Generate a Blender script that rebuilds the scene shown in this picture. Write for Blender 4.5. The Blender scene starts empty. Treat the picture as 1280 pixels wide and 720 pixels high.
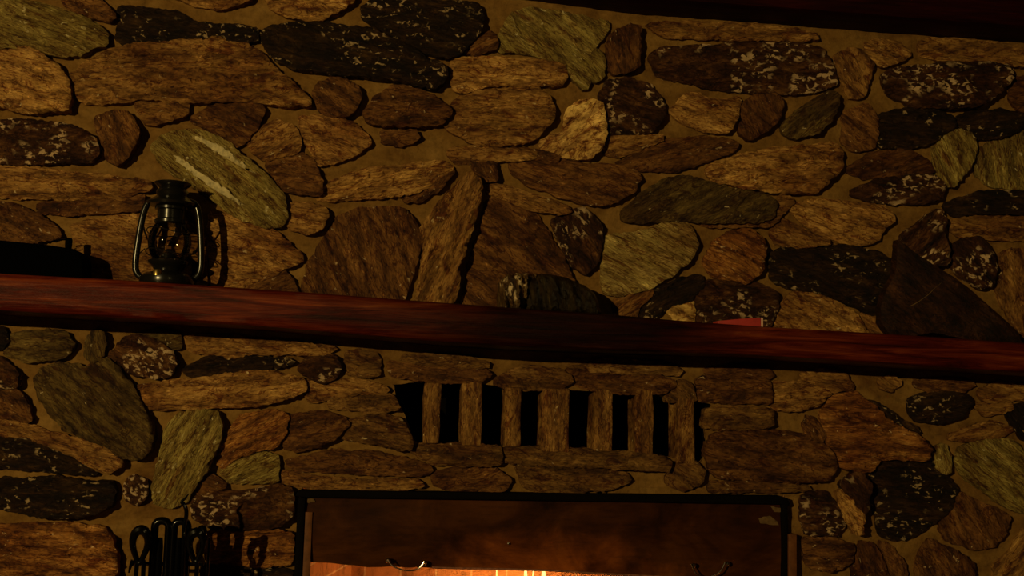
import bpy, bmesh, math, random
from mathutils import Vector, Matrix, noise
from mathutils.geometry import delaunay_2d_cdt
random.seed(7)
C = bpy.context.scene.collection
sc = bpy.context.scene

# ------------------------------------------------------------------ camera
F = 1300.0
CAM = Vector((0.0, -2.9, 1.2))
yaw, pitch, roll = math.radians(6.2), math.radians(6.1), 0.025
fwd = Vector((math.sin(yaw) * math.cos(pitch), math.cos(yaw) * math.cos(pitch), math.sin(pitch)))
right0 = fwd.cross(Vector((0, 0, 1))).normalized()
up0 = right0.cross(fwd).normalized()
R = right0 * math.cos(roll) + up0 * math.sin(roll)
U = up0 * math.cos(roll) - right0 * math.sin(roll)

def W(px, py, y=0.0):
    """the point of the upright plane at depth y that the photograph shows at (px, py)"""
    d = fwd * F + R * (px - 640.0) - U * (py - 360.0)
    return CAM + d * ((y - CAM.y) / d.y)

cam_data = bpy.data.cameras.new('camera')
cam_data.sensor_width = 36.0
cam_data.lens = 36.0 * F / 1280.0
cam = bpy.data.objects.new('camera', cam_data)
C.objects.link(cam)
m = Matrix((R, U, -fwd)).transposed().to_4x4()
m.translation = CAM
cam.matrix_world = m
sc.camera = cam

# ------------------------------------------------------------------ materials
def nodes_of(name):
    mt = bpy.data.materials.new(name)
    mt.use_nodes = True
    nt = mt.node_tree
    return mt, nt, nt.nodes['Principled BSDF']

def N(nt, kind, **kw):
    n = nt.nodes.new(kind)
    for k, v in kw.items():
        if k in n.inputs.keys():
            n.inputs[k].default_value = v
        else:
            setattr(n, k, v)
    return n

def ramp(nt, fac, stops):
    r = nt.nodes.new('ShaderNodeValToRGB')
    els = r.color_ramp.elements
    while len(els) < len(stops):
        els.new(0.5)
    for e, (p, c) in zip(els, stops):
        e.position = p
        e.color = (c[0], c[1], c[2], 1) if not isinstance(c, float) else (c, c, c, 1)
    nt.links.new(fac, r.inputs['Fac'])
    return r.outputs['Color']

def mixc(nt, fac, a, b, mode='MIX'):
    mx = nt.nodes.new('ShaderNodeMix')
    mx.data_type = 'RGBA'
    mx.blend_type = mode
    for sock, v in ((mx.inputs[0], fac), (mx.inputs[6], a), (mx.inputs[7], b)):
        if hasattr(v, 'is_linked'):
            nt.links.new(v, sock)
        elif isinstance(v, (int, float)):
            sock.default_value = v
        else:
            sock.default_value = (v[0], v[1], v[2], 1)
    return mx.outputs[2]

def scaled(nt, vec, s):
    mp = nt.nodes.new('ShaderNodeMapping')
    mp.inputs['Scale'].default_value = s
    nt.links.new(vec, mp.inputs['Vector'])
    return mp.outputs[0]

def noise_n(nt, vec, scale, detail=5.0, rough=0.6, dist=0.0):
    n = N(nt, 'ShaderNodeTexNoise', Scale=scale, Detail=detail, Roughness=rough, Distortion=dist)
    nt.links.new(vec, n.inputs['Vector'])
    return n.outputs['Fac']

def bump(nt, bsdf, h, strength, dist=0.01):
    b = N(nt, 'ShaderNodeBump', Strength=strength, Distance=dist)
    nt.links.new(h, b.inputs['Height'])
    nt.links.new(b.outputs[0], bsdf.inputs['Normal'])

def stone_mat(name, dark, mid, light, fleck=None, fleck_at=0.66, streak=1.0, rough=0.75, bump_s=0.5, fleck_scale=55.0):
    dark, mid, light = [(c[0], c[1] * .97, c[2] * .78) for c in (dark, mid, light)]
    mt, nt, b = nodes_of(name)
    at = N(nt, 'ShaderNodeAttribute', attribute_name='grain')
    v = at.outputs['Vector']
    sv = scaled(nt, v, (1.0, 1 + 2.6 * streak, 1.0))
    n1 = noise_n(nt, sv, 9.0, 8.0, 0.68, 0.6)
    col = ramp(nt, n1, [(0.28, dark), (0.50, mid), (0.74, light)])
    n2 = noise_n(nt, scaled(nt, v, (1.0, 1 + 4 * streak, 1.0)), 30.0, 6.0, 0.7, 0.8)
    cr = ramp(nt, n2, [(0.30, (.24, .11, .07)), (0.44, (.9, .85, .8)), (0.72, 1.3)])
    col = mixc(nt, 0.85, col, cr, 'MULTIPLY')
    blotch = noise_n(nt, v, 5.0, 3.0, 0.5)
    col = mixc(nt, 0.7, col, ramp(nt, blotch, [(0.33, (.42, .24, .16)), (0.50, (.95, .92, .9)), (0.68, 1.35)]), 'MULTIPLY')
    wv = N(nt, 'ShaderNodeTexWave', Scale=5.5, Distortion=7.0, Detail=4.0)
    wv.bands_direction = 'Y'
    wv.inputs['Detail Scale'].default_value = 1.6
    wv.inputs['Detail Roughness'].default_value = .65
    nt.links.new(v, wv.inputs['Vector'])
    col = mixc(nt, (.48 if streak <= 1 else .62 if streak < 2 else .38), col, ramp(nt, wv.outputs['Fac'], [(0.04, (.20, .09, .05)), (0.16, (.8, .7, .6)), (0.5, (1.0, 1.0, 1.0)), (0.92, (1.25, 1.25, 1.2))]), 'MULTIPLY')
    n7 = noise_n(nt, scaled(nt, v, (1.0, 1 + 1.2 * streak, 1.0)), 15.0, 5.0, 0.65, 0.9)
    col = mixc(nt, .9, col, ramp(nt, n7, [(0.36, (.34, .15, .09)), (0.45, (.9, .85, .8)), (0.60, (1.0, 1.0, 1.0)), (0.70, (1.7, 1.75, 1.8))]), 'MULTIPLY')
    n8 = noise_n(nt, scaled(nt, v, (1.0, 1 + 1.5 * streak, 1.0)), 75.0, 3.0, 0.6, 0.6)
    col = mixc(nt, .9, col, ramp(nt, n8, [(0.35, (.45, .38, .34)), (0.5, (1.0, 1.0, 1.0)), (0.66, (1.15, 1.15, 1.2)), (0.72, (2.2, 2.3, 2.6))]), 'MULTIPLY')
    n6 = noise_n(nt, scaled(nt, v, (1.0, 1 + 2.4 * streak, 1.0)), 8.0, 4.0, 0.6, 1.4)
    ab = N(nt, 'ShaderNodeMath', operation='SUBTRACT'); ab.inputs[1].default_value = .5
    nt.links.new(n6, ab.inputs[0])
    a2 = N(nt, 'ShaderNodeMath', operation='ABSOLUTE'); nt.links.new(ab.outputs[0], a2.inputs[0])
    col = mixc(nt, .85, col, ramp(nt, a2.outputs[0], [(0.0, (.16, .06, .03)), (0.008, (.4, .2, .12)), (0.026, 1.0)]), 'MULTIPLY')
    if fleck:
        n3 = noise_n(nt, scaled(nt, v, (1.0, 1.5, 1.0)), fleck_scale, 3.0, 0.55, .5)
        n4 = noise_n(nt, v, 11.0, 2.0, 0.5)
        f1 = ramp(nt, n3, [(fleck_at - 0.05, 0.0), (fleck_at + 0.02, 1.0)])
        f2 = ramp(nt, n4, [(0.47, 0.0), (0.55, 1.0)])
        col = mixc(nt, mixc(nt, 1.0, f1, f2, 'MULTIPLY'), col, fleck)
    nt.links.new(col, b.inputs['Base Color'])
    b.inputs['Roughness'].default_value = rough
    b.inputs['Specular IOR Level'].default_value = 0.25
    n5 = noise_n(nt, scaled(nt, v, (1.0, 1 + 2 * streak, 1.0)), 45.0, 7.0, 0.72, 0.5)
    bump(nt, b, n5, min(1, bump_s * 1.2), 0.012)
    return mt

SM = {
 'tan':   stone_mat('stone_tan', (.13, .066, .018), (.30, .165, .052), (.46, .28, .10), (.62, .45, .22), .72),
 'gold':  stone_mat('stone_gold', (.21, .108, .032), (.42, .245, .080), (.58, .37, .145), (.75, .55, .28), .72),
 'green': stone_mat('stone_green', (.16, .12, .032), (.33, .265, .085), (.52, .43, .17), (.72, .60, .30), .68, 2.0, .7, .7),
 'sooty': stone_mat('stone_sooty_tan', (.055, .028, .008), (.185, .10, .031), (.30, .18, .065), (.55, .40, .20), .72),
 'palegreen': stone_mat('stone_pale_green', (.30, .22, .065), (.52, .41, .155), (.80, .66, .32), None, .66, 2.4, .7, .8),
 'pale':  stone_mat('stone_pale', (.40, .26, .08), (.62, .43, .16), (.80, .58, .26), None, .7, .3, .8, .35),
 'brown': stone_mat('stone_brown', (.055, .022, .007), (.155, .070, .021), (.28, .145, .05), (.55, .38, .20), .71),
 'rust':  stone_mat('stone_rust', (.12, .045, .010), (.34, .155, .042), (.52, .29, .095), (.75, .52, .27), .70, 1.6),
 'dark':  stone_mat('stone_dark', (.006, .0025, .001), (.022, .010, .004), (.095, .048, .016), (.48, .33, .17), .645, 1.0, .6, .7),
 'fleck': stone_mat('stone_flecked', (.018, .006, .003), (.068, .026, .011), (.24, .12, .042), (.62, .42, .23), .585, .6, .6, .8, 52.0),
 'olive': stone_mat('stone_olive', (.04, .026, .009), (.105, .070, .022), (.19, .135, .046), (.55, .42, .22), .71),
}

def mortar_mat():
    mt, nt, b = nodes_of('mortar')
    tc = N(nt, 'ShaderNodeTexCoord')
    v = tc.outputs['Object']
    n1 = noise_n(nt, scaled(nt, v, (1, 1, 1.8)), 7.0, 8.0, 0.65, 0.4)
    col = ramp(nt, n1, [(0.30, (.115, .052, .012)), (0.50, (.20, .104, .026)), (0.75, (.29, .165, .046))])
    n2 = noise_n(nt, v, 60.0, 6.0, 0.7)
    col = mixc(nt, 0.6, col, ramp(nt, n2, [(0.32, 0.5), (0.5, 1.0), (0.75, 1.25)]), 'MULTIPLY')
    nt.links.new(col, b.inputs['Base Color'])
    b.inputs['Roughness'].default_value = 0.9
    b.inputs['Specular IOR Level'].default_value = 0.1
    bump(nt, b, noise_n(nt, v, 35.0, 8.0, 0.7), 0.45, 0.012)
    return mt
MORTAR = mortar_mat()

def wood_mat(name, stops, char=None, rough=0.42, grain=(1.2, 9, 16)):
    mt, nt, b = nodes_of(name)
    tc = N(nt, 'ShaderNodeTexCoord')
    v = tc.outputs['Object']
    n1 = noise_n(nt, scaled(nt, v, grain), 2.6, 9.0, 0.68, 0.7)
    col = ramp(nt, n1, stops)
    n2 = noise_n(nt, scaled(nt, v, (1.5, 30, 60)), 3.0, 6.0, 0.7)
    col = mixc(nt, 0.7, col, ramp(nt, n2, [(0.3, 0.35), (0.5, 1.0), (0.75, 1.3)]), 'MULTIPLY')
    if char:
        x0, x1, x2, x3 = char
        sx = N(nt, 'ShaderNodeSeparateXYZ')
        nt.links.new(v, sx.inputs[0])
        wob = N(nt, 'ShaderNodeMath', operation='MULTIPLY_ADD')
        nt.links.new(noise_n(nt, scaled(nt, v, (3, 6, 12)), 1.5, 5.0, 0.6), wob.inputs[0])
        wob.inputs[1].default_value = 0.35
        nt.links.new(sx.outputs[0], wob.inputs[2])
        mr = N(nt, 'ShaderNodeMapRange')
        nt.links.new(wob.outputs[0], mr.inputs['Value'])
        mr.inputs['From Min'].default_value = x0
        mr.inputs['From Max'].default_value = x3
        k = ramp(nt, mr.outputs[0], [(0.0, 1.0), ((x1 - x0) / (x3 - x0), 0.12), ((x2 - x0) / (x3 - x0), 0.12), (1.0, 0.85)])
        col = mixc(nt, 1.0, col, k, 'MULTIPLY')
    nt.links.new(col, b.inputs['Base Color'])
    b.inputs['Roughness'].default_value = rough
    b.inputs['Specular IOR Level'].default_value = 0.1
    bump(nt, b, n2, 0.35, 0.006)
    return mt

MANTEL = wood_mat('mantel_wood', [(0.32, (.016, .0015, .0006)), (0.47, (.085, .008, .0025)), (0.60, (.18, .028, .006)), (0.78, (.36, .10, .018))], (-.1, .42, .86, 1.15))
BEAM = wood_mat('beam_wood', [(0.30, (.006, .0005, .0003)), (0.55, (.018, .0013, .001)), (0.8, (.05, .005, .003))], None, .5)

def plain(name, col, rough=0.5, metal=0.0, var=0.4, nscale=25.0, bs=0.2, spec=0.5):
    mt, nt, b = nodes_of(name)
    tc = N(nt, 'ShaderNodeTexCoord')
    n = noise_n(nt, tc.outputs['Object'], nscale, 6.0, 0.65)
    c = mixc(nt, var, col, ramp(nt, n, [(0.3, 0.2), (0.5, 1.0), (0.72, 1.6)]), 'MULTIPLY')
    nt.links.new(c, b.inputs['Base Color'])
    b.inputs['Roughness'].default_value = rough
    b.inputs['Metallic'].default_value = metal
    b.inputs['Specular IOR Level'].default_value = spec
    if bs:
        bump(nt, b, n, bs, 0.004)
    return mt

IRON = plain('wrought_iron', (.0016, .0013, .0012), .16, 0.0, .4, 25, .1, spec=.32)
BLACKSTEEL = plain('black_steel', (.003, .002, .0015), .8, 0.0, spec=.05)
LANTERN = plain('lantern_black_enamel', (.011, .010, .008), .22, 0.2, .2, 40, .05)
BRASS = plain('lantern_brass', (.45, .32, .10), .3, .9, .4)
BLACKPLASTIC = plain('black_plastic', (.0006, .0006, .0006), .8, 0, .2, 60, .05, .02)
CHROME = plain('polished_steel', (.75, .68, .60), .2, 1.0, .15, 60, .03)
REDPLASTIC = plain('red_painted_card', (.42, .035, .030), .5, 0, .25, 50, .05)
PALEEND = plain('pale_card_end', (.75, .45, .33), .6, 0, .2)
SLATE = plain('dark_red_slate', (.045, .017, .008), .75, 0, .7, 9, .6, .2)
STRIP = plain('rust_firelight_strip', (.13, .045, .012), .6, 0, .7, 30, .4, .2)
HEARTH = plain('hearth_stone', (.22, .13, .06), .8, 0, .5, 12, .4, .2)
FLOORM = wood_mat('floor_boards', [(0.3, (.06, .03, .012)), (0.6, (.12, .06, .025)), (0.8, (.17, .09, .04))], None, .5)
QUARTZ = plain('pale_quartz', (.52, .42, .20), .6, 0, .7, 70, .4, .3)
BARK = plain('charred_bark', (.03, .018, .010), .95, 0, .8, 30, 1.0, .1)
CAVITY = plain('soot_black', (.004, .003, .002), .95, 0, .3, 20, .3, .05)

def hood_mat():
    mt, nt, b = nodes_of('rusty_hood_steel')
    tc = N(nt, 'ShaderNodeTexCoord')
    v = tc.outputs['Object']
    n1 = noise_n(nt, scaled(nt, v, (1, 1, 1.6)), 4.5, 7.0, 0.62, 0.6)
    col = ramp(nt, n1, [(0.32, (.010, .0028, .0005)), (0.5, (.044, .0140, .0022)), (0.70, (.085, .030, .0050))])
    n2 = noise_n(nt, scaled(nt, v, (1, 1, 5)), 14.0, 6.0, 0.7)
    col = mixc(nt, 0.6, col, ramp(nt, n2, [(0.3, 0.4), (0.5, 1.0), (0.75, 1.3)]), 'MULTIPLY')
    # fire glow painted as a broad warm patch low in the middle of the plate
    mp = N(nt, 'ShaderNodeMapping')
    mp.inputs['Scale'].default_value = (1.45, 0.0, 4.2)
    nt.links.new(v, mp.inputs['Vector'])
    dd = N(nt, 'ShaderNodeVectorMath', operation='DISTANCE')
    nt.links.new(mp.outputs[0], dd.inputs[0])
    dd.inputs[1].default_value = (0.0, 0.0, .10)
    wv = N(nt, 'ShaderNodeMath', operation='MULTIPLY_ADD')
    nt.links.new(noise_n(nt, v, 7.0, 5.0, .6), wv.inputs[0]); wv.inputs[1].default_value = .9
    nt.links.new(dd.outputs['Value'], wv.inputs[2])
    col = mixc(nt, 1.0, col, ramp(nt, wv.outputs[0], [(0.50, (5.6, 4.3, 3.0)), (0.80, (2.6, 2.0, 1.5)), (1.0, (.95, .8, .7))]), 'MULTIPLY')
    nt.links.new(col, b.inputs['Base Color'])
    b.inputs['Roughness'].default_value = 0.6
    b.inputs['Specular IOR Level'].default_value = 0.08
    bump(nt, b, n1, 0.25, 0.01)
    return mt
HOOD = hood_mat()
FLAKE = plain('flaked_pale_paint', (.13, .075, .028), .8, 0, .7, 60, .4, .2)

def brick_mat():
    mt, nt, b = nodes_of('fire_brick')
    tc = N(nt, 'ShaderNodeTexCoord')
    mp = N(nt, 'ShaderNodeMapping')
    mp.inputs['Rotation'].default_value = (math.radians(90), 0, 0)
    nt.links.new(tc.outputs['Object'], mp.inputs['Vector'])
    br = N(nt, 'ShaderNodeTexBrick', Scale=4.4)
    nt.links.new(mp.outputs[0], br.inputs['Vector'])
    br.inputs['Color1'].default_value = (.40, .17, .06, 1)
    br.inputs['Color2'].default_value = (.52, .25, .10, 1)
    br.inputs['Mortar'].default_value = (.60, .42, .25, 1)
    br.inputs['Mortar Size'].default_value = 0.012
    n = noise_n(nt, tc.outputs['Object'], 18.0, 7.0, 0.7, .6)
    col = mixc(nt, .8, br.outputs['Color'], ramp(nt, n, [(0.34, 0.12), (0.5, 0.9), (0.7, 1.25)]), 'MULTIPLY')
    nt.links.new(col, b.inputs['Base Color'])
    b.inputs['Roughness'].default_value = .9
    bump(nt, b, n, .5, .01)
    return mt
BRICK = brick_mat()

def glass_mat():
    mt = bpy.data.materials.new('lantern_glass')
    mt.use_nodes = True
    nt = mt.node_tree
    nt.nodes.clear()
    out = N(nt, 'ShaderNodeOutputMaterial')
    tr = N(nt, 'ShaderNodeBsdfTransparent')
    tr.inputs['Color'].default_value = (.86, .82, .74, 1)
    gl = N(nt, 'ShaderNodeBsdfGlossy')
    gl.inputs['Roughness'].default_value = .04
    fr = N(nt, 'ShaderNodeFresnel')
    fr.inputs['IOR'].default_value = 1.5
    mx = N(nt, 'ShaderNodeMixShader')
    nt.links.new(fr.outputs[0], mx.inputs[0])
    nt.links.new(tr.outputs[0], mx.inputs[1])
    nt.links.new(gl.outputs[0], mx.inputs[2])
    nt.links.new(mx.outputs[0], out.inputs[0])
    return mt
GLASS = glass_mat()

def flame_mat():
    mt = bpy.data.materials.new('flame')
    mt.use_nodes = True
    nt = mt.node_tree
    nt.nodes.clear()
    out = N(nt, 'ShaderNodeOutputMaterial')
    em = N(nt, 'ShaderNodeEmission')
    tc = N(nt, 'ShaderNodeTexCoord')
    n = noise_n(nt, scaled(nt, tc.outputs['Object'], (8, 8, 3)), 2.0, 4.0, .6, .5)
    c = ramp(nt, n, [(.3, (1.0, .42, .08)), (.55, (1.0, .72, .24)), (.7, (1.0, .86, .42))])
    nt.links.new(c, em.inputs['Color'])
    em.inputs['Strength'].default_value = 3.0
    nt.links.new(em.outputs[0], out.inputs[0])
    return mt
FLAME = flame_mat()

# ------------------------------------------------------------------ object helpers
def tag(o, label=None, cat=None, group=None, kind=None):
    if label: o['label'] = label
    if cat: o['category'] = cat
    if group: o['group'] = group
    if kind: o['kind'] = kind
    return o

def world_loc(o):
    p = Vector((0, 0, 0))
    while o:
        p += o.location
        o = o.parent
    return p

def link(name, verts, faces, mats, parent=None, origin=None, smooth=None, grain=None, fmats=None):
    """ONE mesh object from world-space vertices; origin at the middle of its base"""
    if origin is None:
        xs = [v[0] for v in verts]; ys = [v[1] for v in verts]; zs = [v[2] for v in verts]
        origin = Vector(((min(xs) + max(xs)) / 2, (min(ys) + max(ys)) / 2, min(zs)))
    me = bpy.data.meshes.new(name)
    me.from_pydata([tuple(Vector(v) - origin) for v in verts], [], faces)
    for mt in (mats if isinstance(mats, (list, tuple)) else [mats]):
        me.materials.append(mt)
    if fmats:
        me.polygons.foreach_set('material_index', fmats)
    if grain:
        a = me.attributes.new('grain', 'FLOAT_VECTOR', 'POINT')
        a.data.foreach_set('vector', [c for g in grain for c in g])
    bm = bmesh.new(); bm.from_mesh(me)
    bmesh.ops.recalc_face_normals(bm, faces=bm.faces)
    bm.to_mesh(me); bm.free()
    if smooth is not None:
        me.polygons.foreach_set('use_smooth', [True] * len(me.polygons))
        me.set_sharp_from_angle(angle=math.radians(smooth))
    me.update()
    o = bpy.data.objects.new(name, me)
    C.objects.link(o)
    o.location = origin - (world_loc(parent) if parent else Vector((0, 0, 0)))
    o.parent = parent
    return o

def empty(name, loc, label, cat, group=None, kind=None):
    o = bpy.data.objects.new(name, None)
    o.empty_display_size = 0.05
    C.objects.link(o)
    o.location = loc
    return tag(o, label, cat, group, kind)

class MB:
    def __init__(self): self.v = []; self.f = []
    def add(self, vs, fs):
        b = len(self.v)
        self.v += [Vector(p) for p in vs]
        self.f += [tuple(i + b for i in f) for f in fs]
        return self
    def box(self, x0, x1, y0, y1, z0, z1, bev=0.0):
        bm = bmesh.new()
        bmesh.ops.create_cube(bm, size=1.0)
        for v in bm.verts:
            v.co = Vector((x0 + (v.co.x + .5) * (x1 - x0), y0 + (v.co.y + .5) * (y1 - y0), z0 + (v.co.z + .5) * (z1 - z0)))
        if bev:
            bmesh.ops.bevel(bm, geom=bm.edges[:], offset=bev, segments=2, profile=.5, affect='EDGES')
        return self.bm(bm)
    def bm(self, bm):
        bm.verts.ensure_lookup_table(); bm.verts.index_update()
        self.add([v.co.copy() for v in bm.verts], [[v.index for v in f.verts] for f in bm.faces])
        bm.free()
        return self
    def tube(self, pts, r, n=10, closed=False, smooth=2):
        pts = [Vector(p) for p in pts]
        rs = list(r) if isinstance(r, (list, tuple)) else [r] * len(pts)
        for _ in range(smooth):                      # corner cutting
            q, rq = [], []
            L = len(pts)
            if not closed: q.append(pts[0]); rq.append(rs[0])
            for i in range(L if closed else L - 1):
                a, b = pts[i], pts[(i + 1) % L]; ra, rb = rs[i], rs[(i + 1) % L]
                q += [a.lerp(b, .25), a.lerp(b, .75)]; rq += [ra * .75 + rb * .25, ra * .25 + rb * .75]
            if not closed: q.append(pts[-1]); rq.append(rs[-1])
            pts, rs = q, rq
        L = len(pts); vs = []; fs = []
        prev = None
        for i, p in enumerate(pts):
            a = pts[(i - 1) % L] if (closed or i) else p
            b = pts[(i + 1) % L] if (closed or i < L - 1) else p
            t = (b - a).normalized()
            s = prev if prev else (Vector((0, 1, 0)) if abs(t.y) < .9 else Vector((1, 0, 0)))
            s = (s - t * s.dot(t)).normalized()
            prev = s
            w = t.cross(s)
            vs += [p + (s * math.cos(2 * math.pi * k / n) + w * math.sin(2 * math.pi * k / n)) * rs[i] for k in range(n)]
        for i in range(L if closed else L - 1):
            j = (i + 1) % L
            fs += [(i * n + k, i * n + (k + 1) % n, j * n + (k + 1) % n, j * n + k) for k in range(n)]
        if not closed:
            fs += [tuple(range(n)), tuple((L - 1) * n + k for k in range(n))]
        return self.add(vs, fs)
    def lathe(self, prof, c, n=36, axis='z'):
        """prof: (radius, height) from bottom to top about the upright line through c"""
        vs = []; fs = []
        for (r, h) in prof:
            for k in range(n):
                a = 2 * math.pi * k / n
                if axis == 'z': vs.append((c[0] + r * math.cos(a), c[1] + r * math.sin(a), c[2] + h))
                else: vs.append((c[0] + r * math.cos(a), c[1] - h, c[2] + r * math.sin(a)))
        for i in range(len(prof) - 1):
            fs += [(i * n + k, i * n + (k + 1) % n, (i + 1) * n + (k + 1) % n, (i + 1) * n + k) for k in range(n)]
        if prof[0][0] > 1e-4: fs.append(tuple(range(n)))
        if prof[-1][0] > 1e-4: fs.append(tuple((len(prof) - 1) * n + k for k in range(n)))
        return self.add(vs, fs)
    def build(self, name, mat, parent=None, origin=None, smooth=35):
        return link(name, self.v, self.f, mat, parent, origin, smooth)

def lerp_line(line, x):
    if x <= line[0][0]: i = 0
    elif x >= line[-1][0]: i = len(line) - 2
    else: i = next(k for k in range(len(line) - 1) if line[k][0] <= x <= line[k + 1][0])
    (a, b), (c, d) = line[i], line[i + 1]
    return b + (d - b) * (x - a) / (c - a)

MT = [(-260, 320), (0, 341), (150, 349), (330, 361), (400, 366), (560, 378), (640, 384), (760, 392), (850, 400), (960, 408), (1100, 416), (1280, 428), (1560, 447)]
MBL = [(-260, 372), (0, 388), (150, 397), (330, 408), (560, 428), (640, 433), (760, 438), (950, 444), (1100, 454), (1280, 466), (1560, 484)]
BEAML = [(-400, -95), (636, -3), (800, 18), (960, 29), (1110, 41), (1280, 53), (1700, 88)]

def inside(p, poly):
    x, y = p; c = False; n = len(poly)
    for i in range(n):
        x1, y1 = poly[i]; x2, y2 = poly[(i + 1) % n]
        if (y1 > y) != (y2 > y) and x < (x2 - x1) * (y - y1) / (y2 - y1) + x1:
            c = not c
    return c

def edge_dist(p, poly):
    best = 1e9; px, py = p; n = len(poly)
    for i in range(n):
        x1, y1 = poly[i]; x2, y2 = poly[(i + 1) % n]
        dx, dy = x2 - x1, y2 - y1
        L = dx * dx + dy * dy
        t = 0 if L == 0 else max(0, min(1, ((px - x1) * dx + (py - y1) * dy) / L))
        d = (px - x1 - t * dx) ** 2 + (py - y1 - t * dy) ** 2
        if d < best: best = d
    return math.sqrt(best)

def resample(poly, step, rough, seed, grow=0.0):
    """rounded, then roughened outline"""
    pts = [Vector((p[0], p[1])) for p in poly]
    q = []
    for i in range(len(pts)):
        a, b = pts[i], pts[(i + 1) % len(pts)]
        q += [a.lerp(b, .07), a.lerp(b, .93)]
    pts = q; out = []
    for i in range(len(pts)):
        a, b = pts[i], pts[(i + 1) % len(pts)]
        k = max(1, int((b - a).length / step + .5))
        out += [a.lerp(b, j / k) for j in range(k)]
    res = []; n = len(out)
    sa = sum(out[i - 1].x * out[i].y - out[i].x * out[i - 1].y for i in range(n))
    sgn = 1 if sa > 0 else -1
    for i, p in enumerate(out):
        t = out[(i + 1) % n] - out[i - 1]
        if t.length > 1e-6:
            nv = Vector((t.y, -t.x)).normalized()
            if grow and sgn: p = p + nv * grow * sgn
            jag = math.copysign(min(1, abs(noise.noise(Vector((p.x * .21, p.y * .21, seed + 9)))) * 2.2), noise.noise(Vector((p.x * .21, p.y * .21, seed + 9))))
            p = p + nv * rough * (noise.noise(Vector((p.x * .06, p.y * .06, seed))) + .55 * jag)
        res.append((p.x, p.y))
    return res

def stone_mesh(poly, T, ang, seed, plane=0.0, step=4.0, layered=0.5, rough=2.2, back=0.03, closed=False, edge_r=9.0, flat=0.45, tilt=0.3, clampf=None, grow=0.0):
    """a rock: outline in the upright plane, roughened cliffs, uneven layered face"""
    out = resample(poly, step, rough, seed, grow)
    if clampf: out = [clampf(p) for p in out]
    n = len(out)
    xs = [p[0] for p in out]; ys = [p[1] for p in out]
    x0, x1, y0, y1 = min(xs), max(xs), min(ys), max(ys)
    rnd = random.Random(int(seed * 1000))
    pts = [Vector(p) for p in out]
    j = 0; y = y0
    while y < y1:
        x = x0 + (step / 2 if j % 2 else 0)
        while x < x1:
            p = (x + rnd.uniform(-.8, .8), y + rnd.uniform(-.8, .8))
            if inside(p, out) and edge_dist(p, out) > step * .55: pts.append(Vector(p))
            x += step
        y += step * .87; j += 1
    v2, _, f2, ov, _, _ = delaunay_2d_cdt(pts, [(i, (i + 1) % n) for i in range(n)], [], 1, 1e-4)
    ca, sa = math.cos(ang), math.sin(ang)
    cx, cy = (x0 + x1) / 2, (y0 + y1) / 2
    hx, hy = max(1, (x1 - x0) / 2), max(1, (y1 - y0) / 2)
    off = Vector((rnd.uniform(-40, 40), rnd.uniform(-40, 40), rnd.uniform(-40, 40)))
    planes = [(rnd.uniform(-.45, .45), rnd.uniform(-.45, .45), rnd.uniform(.0, .25)) for _ in range(5)]
    vs = []; gr = []
    def surf(p, d):
        u = ((p[0] - cx) * ca + (p[1] - cy) * sa); v = (-(p[0] - cx) * sa + (p[1] - cy) * ca)
        nx, ny = (p[0] - cx) / hx, (p[1] - cy) / hy
        e = 1 - (1 - min(1, d / edge_r)) ** 2
        facet = min(a * nx + b * ny + c for a, b, c in planes)
        h = .66 + tilt * (.40 * nx + .18 * ny) + .50 * facet
        q = Vector((u * .012, v * .03, 0)) + off
        h += .26 * noise.fractal(q * 2.2, .9, 2.2, 5)
        w = v * .085 + 1.6 * noise.noise(Vector((u * .015, v * .02, 3)) + off)
        fr = w - math.floor(w)
        h += layered * (.46 * (fr if fr < .86 else (1 - fr) * 6.1) - .18) * (0.4 + 0.6 * min(1, abs(noise.noise(Vector((u * .02, math.floor(w) * 1.7, 1)) + off)) * 2.5))
        h += .10 * layered * noise.fractal(Vector((u * .06, v * .2, 5)) + off, .8, 2.1, 3)
        h = max(.36, h)
        return T * h * (flat + (1 - flat) * e), u, v
    for k, p in enumerate(v2):
        d = edge_dist(p, out)
        h, u, v = surf(p, d)
        w = W(p[0], p[1], plane)
        vs.append(Vector((w.x, plane - h, w.z)))
        gr.append((u * .0022 + off.x, v * .0022 + off.y, off.z - h))
    fs = [tuple(f) for f in f2]
    # cliffs: boundary edges used once
    cnt = {}
    for f in fs:
        for i in range(len(f)):
            a, b = f[i], f[(i + 1) % len(f)]
            cnt[(min(a, b), max(a, b))] = cnt.get((min(a, b), max(a, b)), 0) + 1
    rim = [e for e, c in cnt.items() if c == 1]
    mid = {}; low = {}
    for a, b in rim:
        for i in (a, b):
            if i not in mid:
                h0 = plane - vs[i].y
                cxw, czw = W(cx, cy, plane).x, W(cx, cy, plane).z
                s = 1.0 + .6 * (noise.noise(Vector((v2[i][0] * .1, v2[i][1] * .1, seed)))) * .04
                mid[i] = len(vs)
                vs.append(Vector((cxw + (vs[i].x - cxw) * s, plane - h0 * .45, czw + (vs[i].z - czw) * s)))
                gr.append((gr[i][0], gr[i][1] + .01, gr[i][2] + h0))
                low[i] = len(vs)
                vs.append(Vector((vs[i].x, plane + back, vs[i].z)))
                gr.append((gr[i][0], gr[i][1] + .02, gr[i][2] + h0 * 2))
    for a, b in rim:
        fs.append((a, b, mid[b], mid[a])); fs.append((mid[a], mid[b], low[b], low[a]))
    if closed:
        fs += [tuple(low[i] if i in low else None for i in f) for f in f2 if all(i in low for i in f)]
        # back: fan over the low ring
        c = len(vs); ww = W(cx, cy, plane)
        vs.append(Vector((ww.x, plane + back, ww.z))); gr.append((0, 0, 0))
        fs += [(low[a], low[b], c) for a, b in rim]
    return vs, fs, gr

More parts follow.
